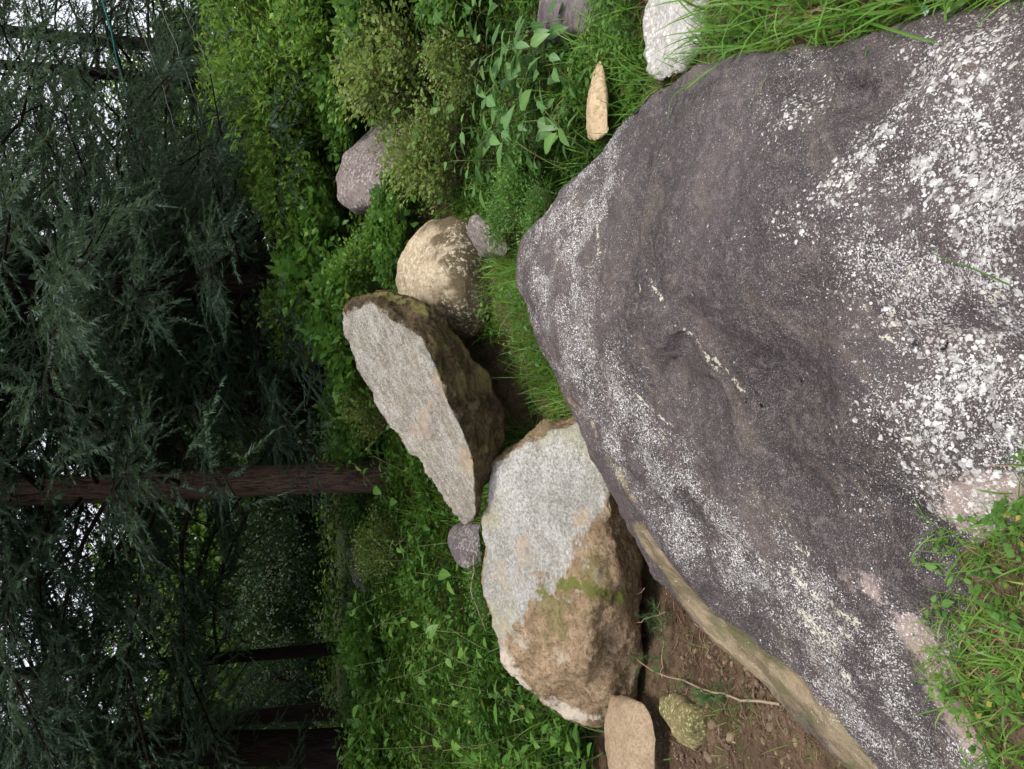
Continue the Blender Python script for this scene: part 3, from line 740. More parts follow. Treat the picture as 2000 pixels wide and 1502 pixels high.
def conifer(seed, H, hb, Rm, nbr, dens, droop, size):
    global rng
    keep = rng; rng = np.random.default_rng(seed)
    tr, br, fo = Geo(), Geo(), Geo()
    n = 16
    t = np.linspace(0, 1, n)
    axis = np.stack([.12 * np.sin(t * 5 + seed), .12 * np.cos(t * 4 + seed * 2) - .12 * math.cos(seed * 2), t * H], -1)
    axis[:, 0] -= axis[0, 0]
    rad = .20 * (1 - t) ** 0.8 + .012
    rad[0] *= 1.25
    tube(tr, axis, rad, 14, .5, .05)
    pos, drc, upv, val = [], [], [], []
    for b in range(nbr):
        q = (b + rng.random()) / nbr
        h = hb + (H * 0.97 - hb) * q ** 1.15
        a0 = np.array([np.interp(h, axis[:, 2], axis[:, 0]), np.interp(h, axis[:, 2], axis[:, 1]), h])
        L = Rm * (0.25 + 0.75 * (1 - q) ** 0.8) * rng.uniform(.65, 1.1)
        az = b * 2.399 + rng.uniform(-.4, .4)
        el = rng.uniform(.05, .5) + q * .4
        m = 7
        s = np.linspace(0, 1, m)
        dirx = np.array([math.cos(az), math.sin(az), 0.0])
        zz = L * (s * math.sin(el) - droop * s ** 2.2)
        pts = a0 + dirx * (L * s * math.cos(el))[:, None] + np.stack([0 * s, 0 * s, zz], -1)
        pts[1:] += rng.normal(0, .03 * L, (m - 1, 3)) * s[1:, None]
        tube(br, pts, .006 + .022 * (L / Rm) * (1 - s) ** .8, 5, .3)
        nb = int(L / .11 * dens)
        for k in range(nb):
            u = .16 + .84 * (k + rng.random()) / nb
            base = np.array([np.interp(u, s, pts[:, i]) for i in range(3)])
            side = (1 if k % 2 else -1) * rng.uniform(.5, 1.2)
            d = dirx * math.cos(side) + np.array([-dirx[1], dirx[0], 0]) * math.sin(side)
            d[2] = rng.uniform(-.35, .35) - .25 * droop
            l2 = rng.uniform(.25, .6) * (1.15 - .6 * u) * min(1.2, L / 1.6)
            ns = max(2, int(l2 / .075))
            v = np.linspace(.1, 1, ns)
            p2 = base + d * (l2 * v)[:, None] + np.array([0, 0, -1.0]) * (.35 * droop * l2 * v ** 2)[:, None]
            if rng.random() < .35:
                tube(br, np.array([base, p2[ns // 2], p2[-1]]), [.006, .004, .002], 3, .3)
            w = np.where(np.arange(ns) % 2, 1, -1) * rng.uniform(.25, .8, ns)
            px = np.array([-d[1], d[0], 0])
            dd = d[None] * np.cos(w)[:, None] + px[None] * np.sin(w)[:, None]
            dd[:, 2] += rng.uniform(-.5, .15, ns) - .2 * droop
            pos.append(p2); drc.append(dd); upv.append(rand_up(ns, .4))
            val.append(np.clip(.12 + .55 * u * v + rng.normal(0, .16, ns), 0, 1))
    pos = np.concatenate(pos); drc = np.concatenate(drc); upv = np.concatenate(upv); val = np.concatenate(val)
    which = rng.integers(0, 6, len(pos)); drc = drc + rng.normal(0, .28, drc.shape)
    fr_, sz_ = frame(drc, upv), rng.uniform(.55, 1.35, len(pos)) * size
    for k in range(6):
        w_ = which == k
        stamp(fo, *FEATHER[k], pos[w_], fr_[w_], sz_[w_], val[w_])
    rng = keep
    return (tr.mesh('conifer_trunk', bark, True), br.mesh('conifer_branches', dark_bark, True), fo.mesh('conifer_foliage', needle))
CON = [conifer(3, 12, 1.9, 4.2, 90, 1.35, .48, .27), conifer(11, 10, .5, 3.2, 88, 1.2, .32, .25), conifer(23, 13, 1.9, 3.3, 50, .95, .5, .26)]

def tree(x, y, v, rz, s, r, label, lean=(0, 0), group=None):
    """r: trunk radius at the foot"""
    t = empty('conifer_tree', (x, y, float(gz(x, y)) - .05), rz, s)
    t.rotation_euler = (lean[0], lean[1], rz)
    k = r / (.20 * s)
    tr = obj('trunk', CON[v][0], t); tr.scale = (k, k, 1)
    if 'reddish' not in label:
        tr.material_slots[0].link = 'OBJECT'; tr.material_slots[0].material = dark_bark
    cr = obj('crown', CON[v][2], t); cr['kind'] = 'stuff'
    b = obj('branches', CON[v][1], cr); b['kind'] = 'stuff'
    tag(t, label, 'tree', group)
    return t
tree(-.88, 7.5, 0, .6, 1.0, .148, 'conifer with a straight reddish brown trunk right behind the leaning slab')
tree(-.12, 9.3, 0, 2.4, 1.1, .30, 'tall conifer with a thick black shaded trunk behind the bushes')
tree(1.35, 8.9, 1, 1.1, 1.0, .16, 'dense dark conifer whose low branches hang over the bushes')
tree(-4.35, 9.0, 0, 4.0, 1.1, .20, 'conifer with a thick leaning black trunk at the dim forest edge', lean=(0, R(-5)))
tree(-3.65, 10.6, 2, .3, 1.0, .085, 'slim conifer with a thin dark trunk deep in the forest')
tree(4.35, 11.5, 2, 2.0, .95, .075, 'slim conifer standing free against the sky above the bright bush')
tree(4.75, 12.6, 2, 4.4, .95, .06, 'slim conifer just behind the other slim trunk against the sky')
tree(6.3, 12.4, 2, 5.1, 1.0, .10, 'feathery conifer at the open sky end of the trees')
tree(1.0, 7.9, 1, 3.3, .85, .12, 'bushy dark conifer between the black trunk and the low hanging branches')
GT = 'conifers deep in the shaded forest'
for i, (x, y, v, s, r) in enumerate(((-7.2, 11.5, 0, 1.05, .2), (-6.6, 15.5, 2, 1.1, .16), (2.9, 14.5, 1, 1.1, .16), (.7, 13.2, 0, 1.1, .17),
                                     (-9.8, 14.0, 0, 1.1, .2), (1.2, 19.0, 0, 1.2, .17), (7.6, 18.0, 2, 1.2, .17), (-11.0, 9.5, 1, 1.1, .2), (-6.4, 6.6, 0, 1.0, .16))):
    tree(x, y, v, 1.7 * i, s, r, ('conifer deep behind the leaning black trunk' if x < -5 else 'conifer crown in the dark mass behind the thick black trunk' if x < 2 else 'conifer behind the slim trunks near the open sky'), group=GT)

# bright broad-leaved trees beyond the conifers
def leafy_crown(seed, rx, rz_, nclump, nleaf, lsz, mat=None):
    r = np.random.default_rng(seed)
    g = Geo()
    for c in range(nclump):
        d = unit(r.normal(0, 1, 3)); q = r.uniform(.35, 1.0) ** .5
        ctr = d * q * np.array([rx, rx, rz_]) * np.array([1, 1, 1.0])
        n = nleaf
        p = ctr + r.normal(0, .16 * rx, (n, 3)) * np.array([1, 1, .7])
        dr = unit(r.normal(0, 1, (n, 3)) + d * .6 + np.array([0, 0, -.4]))
        stamp(g, *LEAF2, p, frame(dr, unit(r.normal(0, .5, (n, 3)) + np.array([0, 0, 1.]))), r.uniform(.7, 1.3, n) * lsz, np.clip(.45 + .35 * d[2] + r.normal(0, .2, n), 0, 1))
    return g.mesh('leafy_crown', mat or broad)
shade_toned = mat_leaf('shade_toned_leaves', (.012, .030, .010), (.028, .058, .020), (.065, .11, .035), .2, .45, .6)  # leaf colour darkened to stand for the shade under the far trees
LC = [leafy_crown(5, 2.3, 2.6, 70, 90, .20), leafy_crown(6, 2.6, 2.2, 70, 90, .21), leafy_crown(8, 2.5, 2.4, 80, 90, .2, shade_toned)]
g = Geo()
tube(g, [[0, 0, 0], [.05, 0, 1.2], [-.05, .05, 2.6], [0, 0, 4.2]], [.16, .13, .1, .05], 8)
for a in range(5):
    tube(g, [[0, 0, 1.6 + .3 * a], [.7 * math.cos(a * 2.4), .7 * math.sin(a * 2.4), 2.4 + .3 * a], [1.5 * math.cos(a * 2.4), 1.5 * math.sin(a * 2.4), 3.0 + .3 * a]], [.07, .05, .02], 5)
LT = g.mesh('leafy_trunk', bark, True)
for i, (x, y, s) in enumerate(((-13, 24, 1.0), (-9.5, 23, 1.05), (-6.5, 25, .95), (-3.6, 23.5, 1.1), (-.5, 24, 1.0), (-17, 27, 1.2), (2.8, 26, 1.0), (-12, 29, 1.3), (-6, 30, 1.3), (0, 30, 1.2), (6, 29, 1.0), (10, 27, 1.0), (14, 25, 1.0), (-15, 21.5, .6), (-12.4, 22, .62), (-10.1, 20.8, .55), (-8, 22, .6), (-5.6, 21, .58), (-3.3, 21.8, .62), (-1.2, 20.8, .55), (1.0, 22, .6), (-4.5, 19.5, .42), (-7.2, 18.8, .42), (-18, 36, 1.7), (-10, 37, 1.8), (-3, 36, 1.7), (4, 37, 1.7), (11, 36, 1.7))):
    t = empty('broadleaf_tree', (x, y, float(gz(x, y)) - .05), 2.1 * i, s)
    obj('trunk', LT, t)
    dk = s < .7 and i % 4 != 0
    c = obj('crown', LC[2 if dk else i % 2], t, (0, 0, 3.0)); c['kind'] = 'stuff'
    tag(t, ('leafy tree with forest shade put into its leaf colour ' if dk else 'bright green leafy tree ') + ('low and bushy between the far trunks' if s < .7 else 'tall in the last row behind everything' if y > 33 else 'glimpsed beyond the leaning black trunk' if x < -5 else 'glimpsed beside the reddish trunk' if x < 1 else 'behind the slim trunks on the sky side'), 'tree', 'leafy trees far behind the conifers')

# ------------------------------------------------------------------ shrubs on the bank
def shrub(seed, w, h, ntw, lsz, upright=.6, mat=None, wd=1.0):
    global rng
    keep = rng; rng = np.random.default_rng(seed)
    st, fo = Geo(), Geo()
    for k in range(ntw):
        az = rng.uniform(0, 2 * np.pi); sp = rng.uniform(.1, 1.0)
        tip = np.array([math.cos(az) * w * sp, math.sin(az) * w * sp, h * rng.uniform(.55, 1.0) * (1 - .35 * sp ** 2)])
        b = np.array([math.cos(az), math.sin(az), 0]) * w * .25 * sp
        m = b * .5 + tip * .5 + np.array([0, 0, h * .12 * upright]) + rng.normal(0, .05 * w, 3)
        t = np.linspace(0, 1, 9)[:, None]
        c = (1 - t) ** 2 * b + 2 * t * (1 - t) * m + t ** 2 * tip
        tube(st, c[::2], np.linspace(.006, .0018, 5) * (.55 if h > .3 else .25), 4, .4)
        nl = int(44 * np.linalg.norm(tip - b) / .8) + 8
        u = rng.uniform(.25, 1, nl)
        p = np.stack([np.interp(u, t[:, 0], c[:, i]) for i in range(3)], -1)
        tw = rng.normal(0, 1, (nl, 3)); tw[:, 2] = np.abs(tw[:, 2]) * .5
        p += tw * .045
        d = unit(tw + np.array([0, 0, .25]))
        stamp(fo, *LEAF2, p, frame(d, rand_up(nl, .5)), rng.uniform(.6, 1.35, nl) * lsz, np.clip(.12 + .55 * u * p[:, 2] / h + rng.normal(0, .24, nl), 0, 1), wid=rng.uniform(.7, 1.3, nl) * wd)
    rng = keep
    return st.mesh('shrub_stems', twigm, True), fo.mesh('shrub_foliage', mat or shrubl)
SH = [shrub(1, .62, .85, 170, .052), shrub(2, .55, 1.05, 170, .058, .6, None, .6), shrub(3, .75, .65, 150, .078, .6, shrub2, 1.25), shrub(4, .42, .62, 110, .032, 1.0, shrub3), shrub(5, .26, .17, 170, .017, .6, shrub2)]
SHRUB_AT = []
def put_shrub(x, y, v, s, label, dz=0.0, group=None):
    if v != 4 and y < 9: SHRUB_AT.append((x, y, v, s))
    t = empty('shrub', (x, y, float(gz(x, y)) - .03 + dz), rng.uniform(0, 6.28), s)
    f = obj('foliage', SH[v][1], t); f['kind'] = 'stuff'
    b = obj('stems', SH[v][0], t); b['kind'] = 'stuff'
    tag(t, label, 'shrub', group)
put_shrub(2.55, 6.9, 1, 1.25, 'tall bright shrub topping the bank right of the low conifer branches')
put_shrub(2.15, 5.2, 3, 1.25, 'wiry brownish shrub in front of the half buried grey boulder')
put_shrub(1.5, 4.9, 3, 1.0, 'small wiry shrub between the round boulder and the broad leaves')
put_shrub(.55, 6.4, 2, .95, 'leafy shrub right behind the top of the leaning slab')
put_shrub(-.15, 6.6, 3, 1.0, 'small shrub above the far edge of the leaning slab')
for px, py, Y, s_, lab in ((990, 380, 3.75, 1.0, 'mossy green cushion plant under the grey stone'), (1040, 425, 3.45, .8, 'mossy green cushion plant at the ridge end of the lichened boulder'), (965, 430, 4.05, .8, 'mossy green cushion plant against the round tan boulder'),
                           (935, 1130, 4.85, 1.2, 'mossy green cushion plant behind the broken boulder top'), (1010, 330, 3.7, .9, 'mossy green cushion plant below the broad leaves')):
    q = P(px, py, Y)
    put_shrub(q.x, q.y, 4, s_, lab, q.z - float(gz(q.x, q.y)) - .08 * s_)
def shrub_label(x, y, v):
    k = ('rounded', 'tall', 'low spreading', 'wiry')[v]
    if y > 15: return k + ' shrub dimly seen between the far trunks'
    if y > 9.5: return k + (' shrub in the forest shade behind the reddish trunk' if x > -2.5 else ' shrub in the forest shade near the leaning black trunk')
    if x < -1.0: return k + ' shrub where the left slope meets the dark forest'
    if x < 1.2: return k + ' shrub under the low conifer branches behind the slab'
    if y > 6.8: return k + (' shrub on the bank crest below the slim trunks' if x > 2.8 else ' shrub on the bank crest below the dense conifer')
    if y > 5.5: return k + ' shrub on the bank above the half buried grey boulder'
    return k + ' shrub on the bank above the cluster of broad leaves'
GS = 'shrubs massed on the bank'
for i, (x, y, v, s) in enumerate(((3.3, 7.2, 1, 1.2), (3.9, 7.0, 0, 1.25), (3.0, 6.3, 0, 1.0), (3.6, 6.1, 2, 1.1), (4.4, 7.6, 1, 1.2), (1.75, 7.2, 0, 1.1), (1.1, 7.1, 2, 1.1), (2.1, 7.7, 1, 1.1), (2.7, 5.6, 2, .8), (3.2, 5.3, 0, .8),
                                  (2.9, 4.8, 3, 1.0), (.75, 7.6, 0, 1.0), (2.45, 4.6, 2, .6), (3.2, 8.3, 1, 1.3), (2.5, 6.5, 2, .8), (2.0, 4.55, 3, .8), (-.2, 7.4, 2, .9), (-1.5, 6.9, 3, .9), (-2.6, 7.6, 2, .8), (-3.6, 7.4, 2, .8), (1.15, 5.55, 2, .6), (.85, 6.0, 0, .6))):
    put_shrub(x, y, v, s, shrub_label(x, y, v), group=GS)

g = Geo()
for x, y, v, s_ in SHRUB_AT:
    w, h = ((.62, .85), (.55, 1.05), (.75, .65), (.42, .62))[v]
    n = int((170 if v != 3 else 40) * s_)
    az = rng.uniform(0, 6.283, n); el = rng.uniform(.05, 1.45, n)
    k = rng.uniform(.82, 1.1, n)
    # leaves hang in strands: a few winding lines per shrub
    st_ = rng.integers(0, 7, n); az = np.where(rng.random(n) < .65, st_ * .9 + .5 * np.sin(el * 4 + st_) + rng.normal(0, .06, n), az)
    d = np.stack([np.cos(az) * np.cos(el), np.sin(az) * np.cos(el), np.sin(el)], -1)
    p = d * np.array([w, w, h * .85]) * s_ * k[:, None] + np.array([x, y, float(gz(x, y))])
    dr = unit(rng.normal(0, .6, (n, 3)) + d * .5 + np.array([0, 0, -.5]))
    stamp(g, *LEAF2, p, frame(dr, unit(d + rng.normal(0, .3, d.shape) + [0, 0, .4])), rng.uniform(.04, .085, n), np.clip(rng.normal(.5, .28, n), 0, 1), wid=rng.uniform(.9, 1.5, n))
vinem = mat_leaf('vine_leaves', (.035, .09, .016), (.085, .20, .035), (.20, .34, .075), .4, .4, 1.1, (.40, .34, .08))
tag(obj('creeper_leaves', g.mesh('creeper_leaves', vinem)), 'light green creeper leaves trailing over the shrubs of the bank', 'creeper', kind='stuff')

# ------------------------------------------------------------------ ground cover and grass (uncountable)
near_left0 = lambda x, y: gz(x, y) > .10
g = Geo()
parts = []
x, y = scatter(56000, 4.2, 10.0, -.72, -.02, 1.1); parts.append((x, y))
x, y = scatter(9000, 9.0, 26.0, -.72, .3); parts.append((x, y))
x, y = scatter(34000, 3.4, 9.0, -.1, .72, 1.1); parts.append((x, y))
x, y = scatter(12000, 2.9, 5.0, .22, .62); parts.append((x, y))
x, y = scatter(9000, 3.0, 8.0, .68, 1.3); parts.append((x, y))
x, y = scatter(9000, 4.2, 8.0, -1.15, -.7); parts.append((x, y))
p = free(np.concatenate([q[0] for q in parts]), np.concatenate([q[1] for q in parts]))
bare = (p[:, 1] < 3.9 + .25 * np.sin(p[:, 0] * 3)) & (p[:, 0] < -.3)
hollow = np.zeros(len(p), bool)
hollow |= (p[:, 0] > -.6) & (p[:, 0] < .9) & (p[:, 1] > 3.85) & (p[:, 1] < 4.75)
p = p[~(bare | hollow)]
cn = clump(p, 1.6, 2.0); c2 = clump(p, 4.5, 9.0)
hh = (.04 + .34 * np.clip(cn + .35, 0, 1) + .10 * np.clip(c2, 0, 1)) * (.75 + .08 * p[:, 1])
hh *= np.where((p[:, 0] > .5) & (p[:, 1] < 5.0), .45, 1.0)
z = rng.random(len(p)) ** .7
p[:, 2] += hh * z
d = rng.normal(0, 1, (len(p), 3)); d[:, 2] = rng.uniform(-.35, .6, len(p))
sz = rng.uniform(.018, .040, len(p)) * (.6 + .13 * p[:, 1]) * np.where(p[:, 0] < -.3, 1.3, 1.0)
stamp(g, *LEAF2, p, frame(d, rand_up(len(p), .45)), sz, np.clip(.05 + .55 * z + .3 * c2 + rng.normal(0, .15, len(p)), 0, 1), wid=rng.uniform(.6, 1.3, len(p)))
x, y = scatter(5200, .9, 1.8, -1.0, -.1)
k = near_left0(x, y); p = free(x[k], y[k]); n = len(p)
cn = clump(p, 9, 3.0)
p[:, 2] += rng.uniform(.005, .05, n) * (1 + cn)
d = rng.normal(0, 1, (n, 3)); d[:, 2] = rng.uniform(-.2, .5, n)
k = cn > .10
stamp(g, *LEAF2, p[k], frame(d, rand_up(n, .35))[k], rng.uniform(.010, .024, n)[k], np.clip(rng.normal(.65, .2, n), 0, 1)[k], wid=rng.uniform(1.0, 1.8, n)[k])
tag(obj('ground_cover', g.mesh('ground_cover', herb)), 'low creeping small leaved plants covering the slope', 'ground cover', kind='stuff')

g, gs = Geo(), Geo()
def turf(n, y0, y1, lo, hi, l0, l1, w0, w1, lean=.5, straw=.12, cut=None, tuft=0):
    if tuft:
        x, y = scatter(max(1, n // tuft), y0, y1, lo, hi)
        x = np.repeat(x, tuft) + rng.normal(0, .022, len(x) * tuft); y = np.repeat(y, tuft) + rng.normal(0, .022, len(y) * tuft)
    else:
        x, y = scatter(n, y0, y1, lo, hi)
    if cut is not None:
        k = cut(x, y); x, y = x[k], y[k]
    p = free(x, y); m = len(p)
    if not m: return
    p[:, 2] -= .01
    dry = rng.random(m) < straw
    le = rng.uniform(l0, l1, m) * rng.uniform(.6, 1.1, m); wd = rng.uniform(w0, w1, m)
    az = rng.uniform(0, 2 * np.pi, m); ln = np.abs(rng.normal(0, lean, m))
    v = np.clip(.45 + .3 * clump(p, 3, 5) + rng.normal(0, .2, m), 0, 1)
    a = ~dry
    blades(g, p[a], az[a], ln[a], le[a], wd[a], v[a])
    if dry.any(): blades(gs, p[dry], az[dry], ln[dry] + .4, le[dry] * .9, wd[dry] * .6, v[dry])
near_left = lambda x, y: gz(x, y) > .10
turf(8500, 0.9, 1.80, -1.0, -.1, .03, .13, .002, .0055, .75, .30, near_left)
turf(6000, 0.9, 1.80, -1.0, -.1, .02, .08, .002, .004, .9, .65, near_left)
turf(9000, 1.1, 3.6, .44, .84, .10, .27, .002, .0065, .75, .34, None, 8)
turf(2600, 1.1, 3.2, .44, .8, .05, .13, .0015, .004, 1.2, .85)
turf(1800, 1.2, 3.2, .46, .78, .22, .36, .006, .011, .75, .04, None, 5)
turf(1100, 3.8, 4.7, .06, .24, .06, .30, .002, .006, .7, .05, None, 7)
turf(1500, 2.75, 3.5, .28, .52, .10, .26, .003, .007, .6, .12)
turf(3200, 3.1, 4.5, -.08, .30, .05, .28, .002, .006, .7, .06, None, 8)
turf(4200, 3.2, 4.2, -.14, .17, .08, .34, .002, .006, .75, .04, None, 9)
turf(400, 3.25, 3.7, -.09, .12, .22, .34, .004, .008, .75, .03)
turf(9000, 4.3, 8.0, -.62, -.05, .16, .44, .004, .010, .55, .06, None, 10)
turf(2600, 3.3, 6.5, .15, .62, .12, .30, .004, .009, .6, .10, None, 8)
turf(700, 2.0, 3.7, -.62, -.14, .05, .17, .002, .004, .8, .3, None, 7)
turf(5000, 1.1, 4.2, .80, 1.6, .10, .26, .003, .007, .75, .3, None, 8)
turf(3000, 4.3, 7.0, -1.1, -.6, .14, .36, .004, .009, .6, .08, None, 9)
tag(obj('grass', g.mesh('grass', grassm)), 'green grass growing between and around the boulders', 'grass', kind='stuff')
tag(obj('dry_grass', gs.mesh('dry_grass', strawm)), 'dry straw coloured blades among the green grass', 'grass', kind='stuff')

# ------------------------------------------------------------------ broad-leaved plants, leaf by leaf
def leaf_mat(name, dark, mid, light):
    m, nt, out = mat_new(name)
    r = nd(nt, 'ShaderNodeObjectInfo').outputs['Random']
    mid_ = attr(nt, 'rnd')
    n = nz(nt, ocoord(nt), 40, 4.0)
    c = mixc(nt, rmp(nt, r, 0, .6), dark, mid)
    c = mixc(nt, rmp(nt, r, .55, 1, 0, .9), c, light)
    c = mixc(nt, rmp(nt, n, .35, .7, 0, .35), c, light)
    c = mixc(nt, mth(nt, 'MULTIPLY', rmp(nt, mid_, .93, 1.0), .4), c, tuple(min(1, q * 1.7) for q in light))
    b = nd(nt, 'ShaderNodeBsdfPrincipled', {'Base Color': c, 'Roughness': .42, 'Specular IOR Level': .35})
    t = nd(nt, 'ShaderNodeBsdfTranslucent', {'Color': c})
    nt.links.new(nd(nt, 'ShaderNodeMixShader', {0: .3, 1: b.outputs[0], 2: t.outputs[0]}).outputs[0], out.inputs[0])
    return m
lm_a = leaf_mat('grey_green_leaf', (.045, .115, .032), (.085, .19, .052), (.16, .29, .085))
lm_b = leaf_mat('fresh_green_leaf', (.04, .11, .02), (.075, .18, .03), (.14, .26, .05))
mid_a = np.where(np.isin(np.arange(10), (0, 4, 8, 9)), 1.0, .4)
def leaf_mesh(m, bend, w):
    v = LEAF8[0].copy(); v[:, 0] *= w; v[:, 2] -= bend * v[:, 1] ** 2
    return mesh('leaf_blade', v, LEAF8[1], m, {'rnd': mid_a}, True)
LM = {'a': [leaf_mesh(lm_a, .15, 1.0), leaf_mesh(lm_a, .25, .85), leaf_mesh(lm_a, -.05, 1.1)], 'b': [leaf_mesh(lm_b, .2, 1.15), leaf_mesh(lm_b, .25, 1.0), leaf_mesh(lm_b, 0, .7)]}
def weed(x, y, h, nodes, lsz, kind, label, lean=None, group=None):
    t = empty('leafy_plant', (x, y, float(gz(x, y)) - .01))
    lean = rng.normal(0, .3, 2) if lean is None else np.array(lean)
    tt = np.linspace(0, 1, 6)
    pts = np.stack([lean[0] * h * tt ** 1.6, lean[1] * h * tt ** 1.6, h * tt], -1)
    gg = Geo(); tube(gg, pts, np.linspace(.0045, .002, 6), 5, .5)
    az = rng.uniform(0, 6.28)
    todo = []
    for k in range(nodes):
        u = .25 + .75 * (k + 1) / nodes
        b = np.array([np.interp(u, tt, pts[:, i]) for i in range(3)])
        az += 1.57 + rng.normal(0, .3)
        for sgn in (0, math.pi):
            if rng.random() < .1: continue
            a = az + sgn + rng.normal(0, .25)
            el = rng.uniform(-.15, .65)
            d = np.array([math.cos(a) * math.cos(el), math.sin(a) * math.cos(el), math.sin(el)])
            stalk = lsz * rng.uniform(.2, .5)
            e = b + d * stalk
            tube(gg, np.array([b, (b + e) / 2 + [0, 0, .003], e]), [.002, .0018, .0015], 3, .5)
            todo.append((e, d + [0, 0, -.35], lsz * rng.uniform(.65, 1.2) * (1.1 - .35 * (u > .95))))
    obj('stem', gg.mesh('plant_stem', stemg, True), t)
    for e, d, s in todo:
        F = frame(d[None], rand_up(1, .25))[0]
        o = obj('leaf', LM[kind][rng.integers(3)], t)
        mm = Matrix(F.T.tolist()).to_4x4()
        mm = Matrix.Translation(Vector(e)) @ mm @ Matrix.Scale(s, 4)
        o.matrix_local = mm
    tag(t, label, 'plant', group)
GA, GB = 'broad leaved plants beside the lichened boulder', 'broad leaved plants behind the boulders'
for (px, py, Y, h, n, l) in ((1040, 40, 3.7, .40, 5, .085), (1075, 95, 3.6, .34, 4, .085), (1000, 130, 3.9, .38, 5, .08), (1050, 150, 3.65, .3, 4, .075), (1010, 200, 3.8, .36, 5, .085), (1055, 225, 3.5, .28, 4, .08), (980, 250, 4.1, .4, 5, .08),
                             (1030, 275, 3.6, .30, 4, .085), (1000, 310, 3.8, .32, 4, .085), (1065, 300, 3.3, .26, 4, .07), (940, 60, 4.6, .45, 5, .09), (880, 110, 4.9, .45, 5, .09), (900, 190, 4.7, .42, 5, .08), (870, 250, 4.9, .42, 5, .08),
                             (930, 310, 4.4, .34, 4, .08), (1090, 30, 3.5, .30, 4, .08), (980, 40, 4.2, .42, 5, .085), (950, 350, 4.2, .30, 4, .08), (1060, 60, 3.6, .36, 5, .08), (1020, 90, 3.8, .36, 5, .085), (1090, 180, 3.35, .26, 4, .07), (1000, 170, 3.9, .36, 5, .08), (1035, 330, 3.5, .26, 4, .075), (970, 200, 4.1, .38, 5, .085)):
    q = P(px, py, Y)
    weed(q.x, q.y, min(.55, max(h, q.z - float(gz(q.x, q.y)) + .06)), n + 1, l * 1.3, 'a', 'broad leaved grey green plant ' + ('at the front of the cluster near the pointed stone' if px > 1045 else 'low in the middle of the cluster behind the pointed stone' if px > 1005 else 'high in the middle of the leafy cluster' if px > 960 else 'at the back of the cluster below the wiry shrubs'), group=GA)
for (px, py, Y) in ((700, 1020, 6.6), (760, 1060, 6.2), (800, 1170, 5.6), (830, 1140, 5.4), (760, 1220, 6.0), (700, 1290, 6.6), (860, 1250, 5.2), (720, 1360, 6.3), (780, 1400, 5.8), (850, 1330, 5.2), (900, 1370, 4.9), (950, 1400, 4.6), (1060, 1450, 4.2), (1110, 1440, 4.1),
                    (680, 1440, 6.8), (880, 1460, 5.0), (720, 650, 6.2), (700, 720, 6.2), (740, 760, 6.0), (690, 620, 6.4), (790, 860, 5.7), (700, 900, 6.6), (740, 1100, 6.3), (820, 1480, 5.4), (980, 1470, 4.6), (730, 1180, 6.3), (690, 1150, 6.7), (770, 1310, 5.9), (820, 1280, 5.5), (800, 1450, 5.6), (740, 1470, 6.2), (670, 1370, 6.8), (900, 1300, 5.0), (930, 1440, 4.8), (860, 1400, 5.2), (1010, 1410, 4.5), (1040, 1490, 4.3), (1130, 1480, 4.05), (780, 1010, 6.1), (740, 940, 6.3), (830, 1060, 5.6), (660, 560, 6.6), (640, 640, 6.8), (650, 720, 6.8), (700, 540, 6.3)):
    q = P(px, py, Y)
    weed(q.x, q.y, min(.75, max(.2, q.z - float(gz(q.x, q.y)) + .05)), 6, rng.uniform(.075, .12), 'b', 'fresh green broad leaved plant ' + ('at the forest edge behind the leaning slab' if py < 790 else 'around the foot of the reddish trunk' if py < 1000 else 'next to the lower end of the broken boulder' if px > 970 else 'at the dim forest edge on the far slope' if px < 745 else 'on the slope behind the small dark stone' if py < 1200 else 'on the slope above the brown side of the broken boulder'), group=GB)
for i, (px, py) in enumerate(((1900, 1130), (1870, 1180), (1960, 1100), (1840, 1100), (1930, 1230), (1980, 1330), (1890, 1290), (1950, 1400), (1990, 1200))):
    q = on_ground(px, py)
    weed(q[0], q[1], .07, 3, .024, 'b', 'tiny clover like plant in the near grass corner', group='tiny plants in the near grass')

# ------------------------------------------------------------------ small things on the soil
peb = []
for k in range(4):
    bm = bmesh.new(); bmesh.ops.create_icosphere(bm, subdivisions=2, radius=1)
    for v in bm.verts:
        f = 1 + .28 * noise.noise(v.co * 1.3 + Vector((k * 5, 0, 0))) + .1 * noise.noise(v.co * 3.1)
        v.co = Vector((v.co.x * 1.25, v.co.y * .9, v.co.z * .62)) * f
    me = bpy.data.meshes.new('pebble'); bm.to_mesh(me); bm.free()
    me.polygons.foreach_set('use_smooth', [True] * len(me.polygons))
    me.materials.append((brown, tanm, mossy, brown)[k]); peb.append(me)
def pebble(px, py, s, label, group):
    q = on_ground(px, py)
    o = obj('pebble', peb[rng.integers(4)], None, (q[0], q[1], float(gz(q[0], q[1])) + s * .22))
    o.rotation_euler = (rng.normal(0, .3), rng.normal(0, .3), rng.uniform(0, 6.28)); o.scale = (s, s, s)
    tag(o, label, 'pebble', group)
for (px, py, s) in ((1521, 1335, .034), (1588, 1363, .024), (1607, 1385, .020), (1510, 1395, .020), (1508, 1418, .021), (1519, 1432, .021), (1542, 1426, .018), (1395, 1415, .022), (1465, 1315, .014), (1430, 1440, .022), (1390, 1480, .028), (1560, 1450, .018), (1600, 1470, .02)):
    pebble(px, py, s, 'smooth brown pebble on the bare soil beside the lichened boulder', 'pebbles on the bare soil')
for k in range(170):
    py = rng.uniform(1260, 1500); px = rng.uniform(1330, 1380 + (py - 1150) * .85)
    pebble(px, py, rng.uniform(.006, .014), 'tiny gravel stone scattered on the bare soil', 'gravel stones on the bare soil')
g = Geo()
x, y = scatter(8000, 1.9, 3.9, -.62, -.12)
q = free(x, y); n = len(q)
d = rng.normal(0, 1, (n, 3)); d[:, 2] = rng.normal(.1, .25, n)
q[:, 2] += rng.uniform(.0, .018, n)
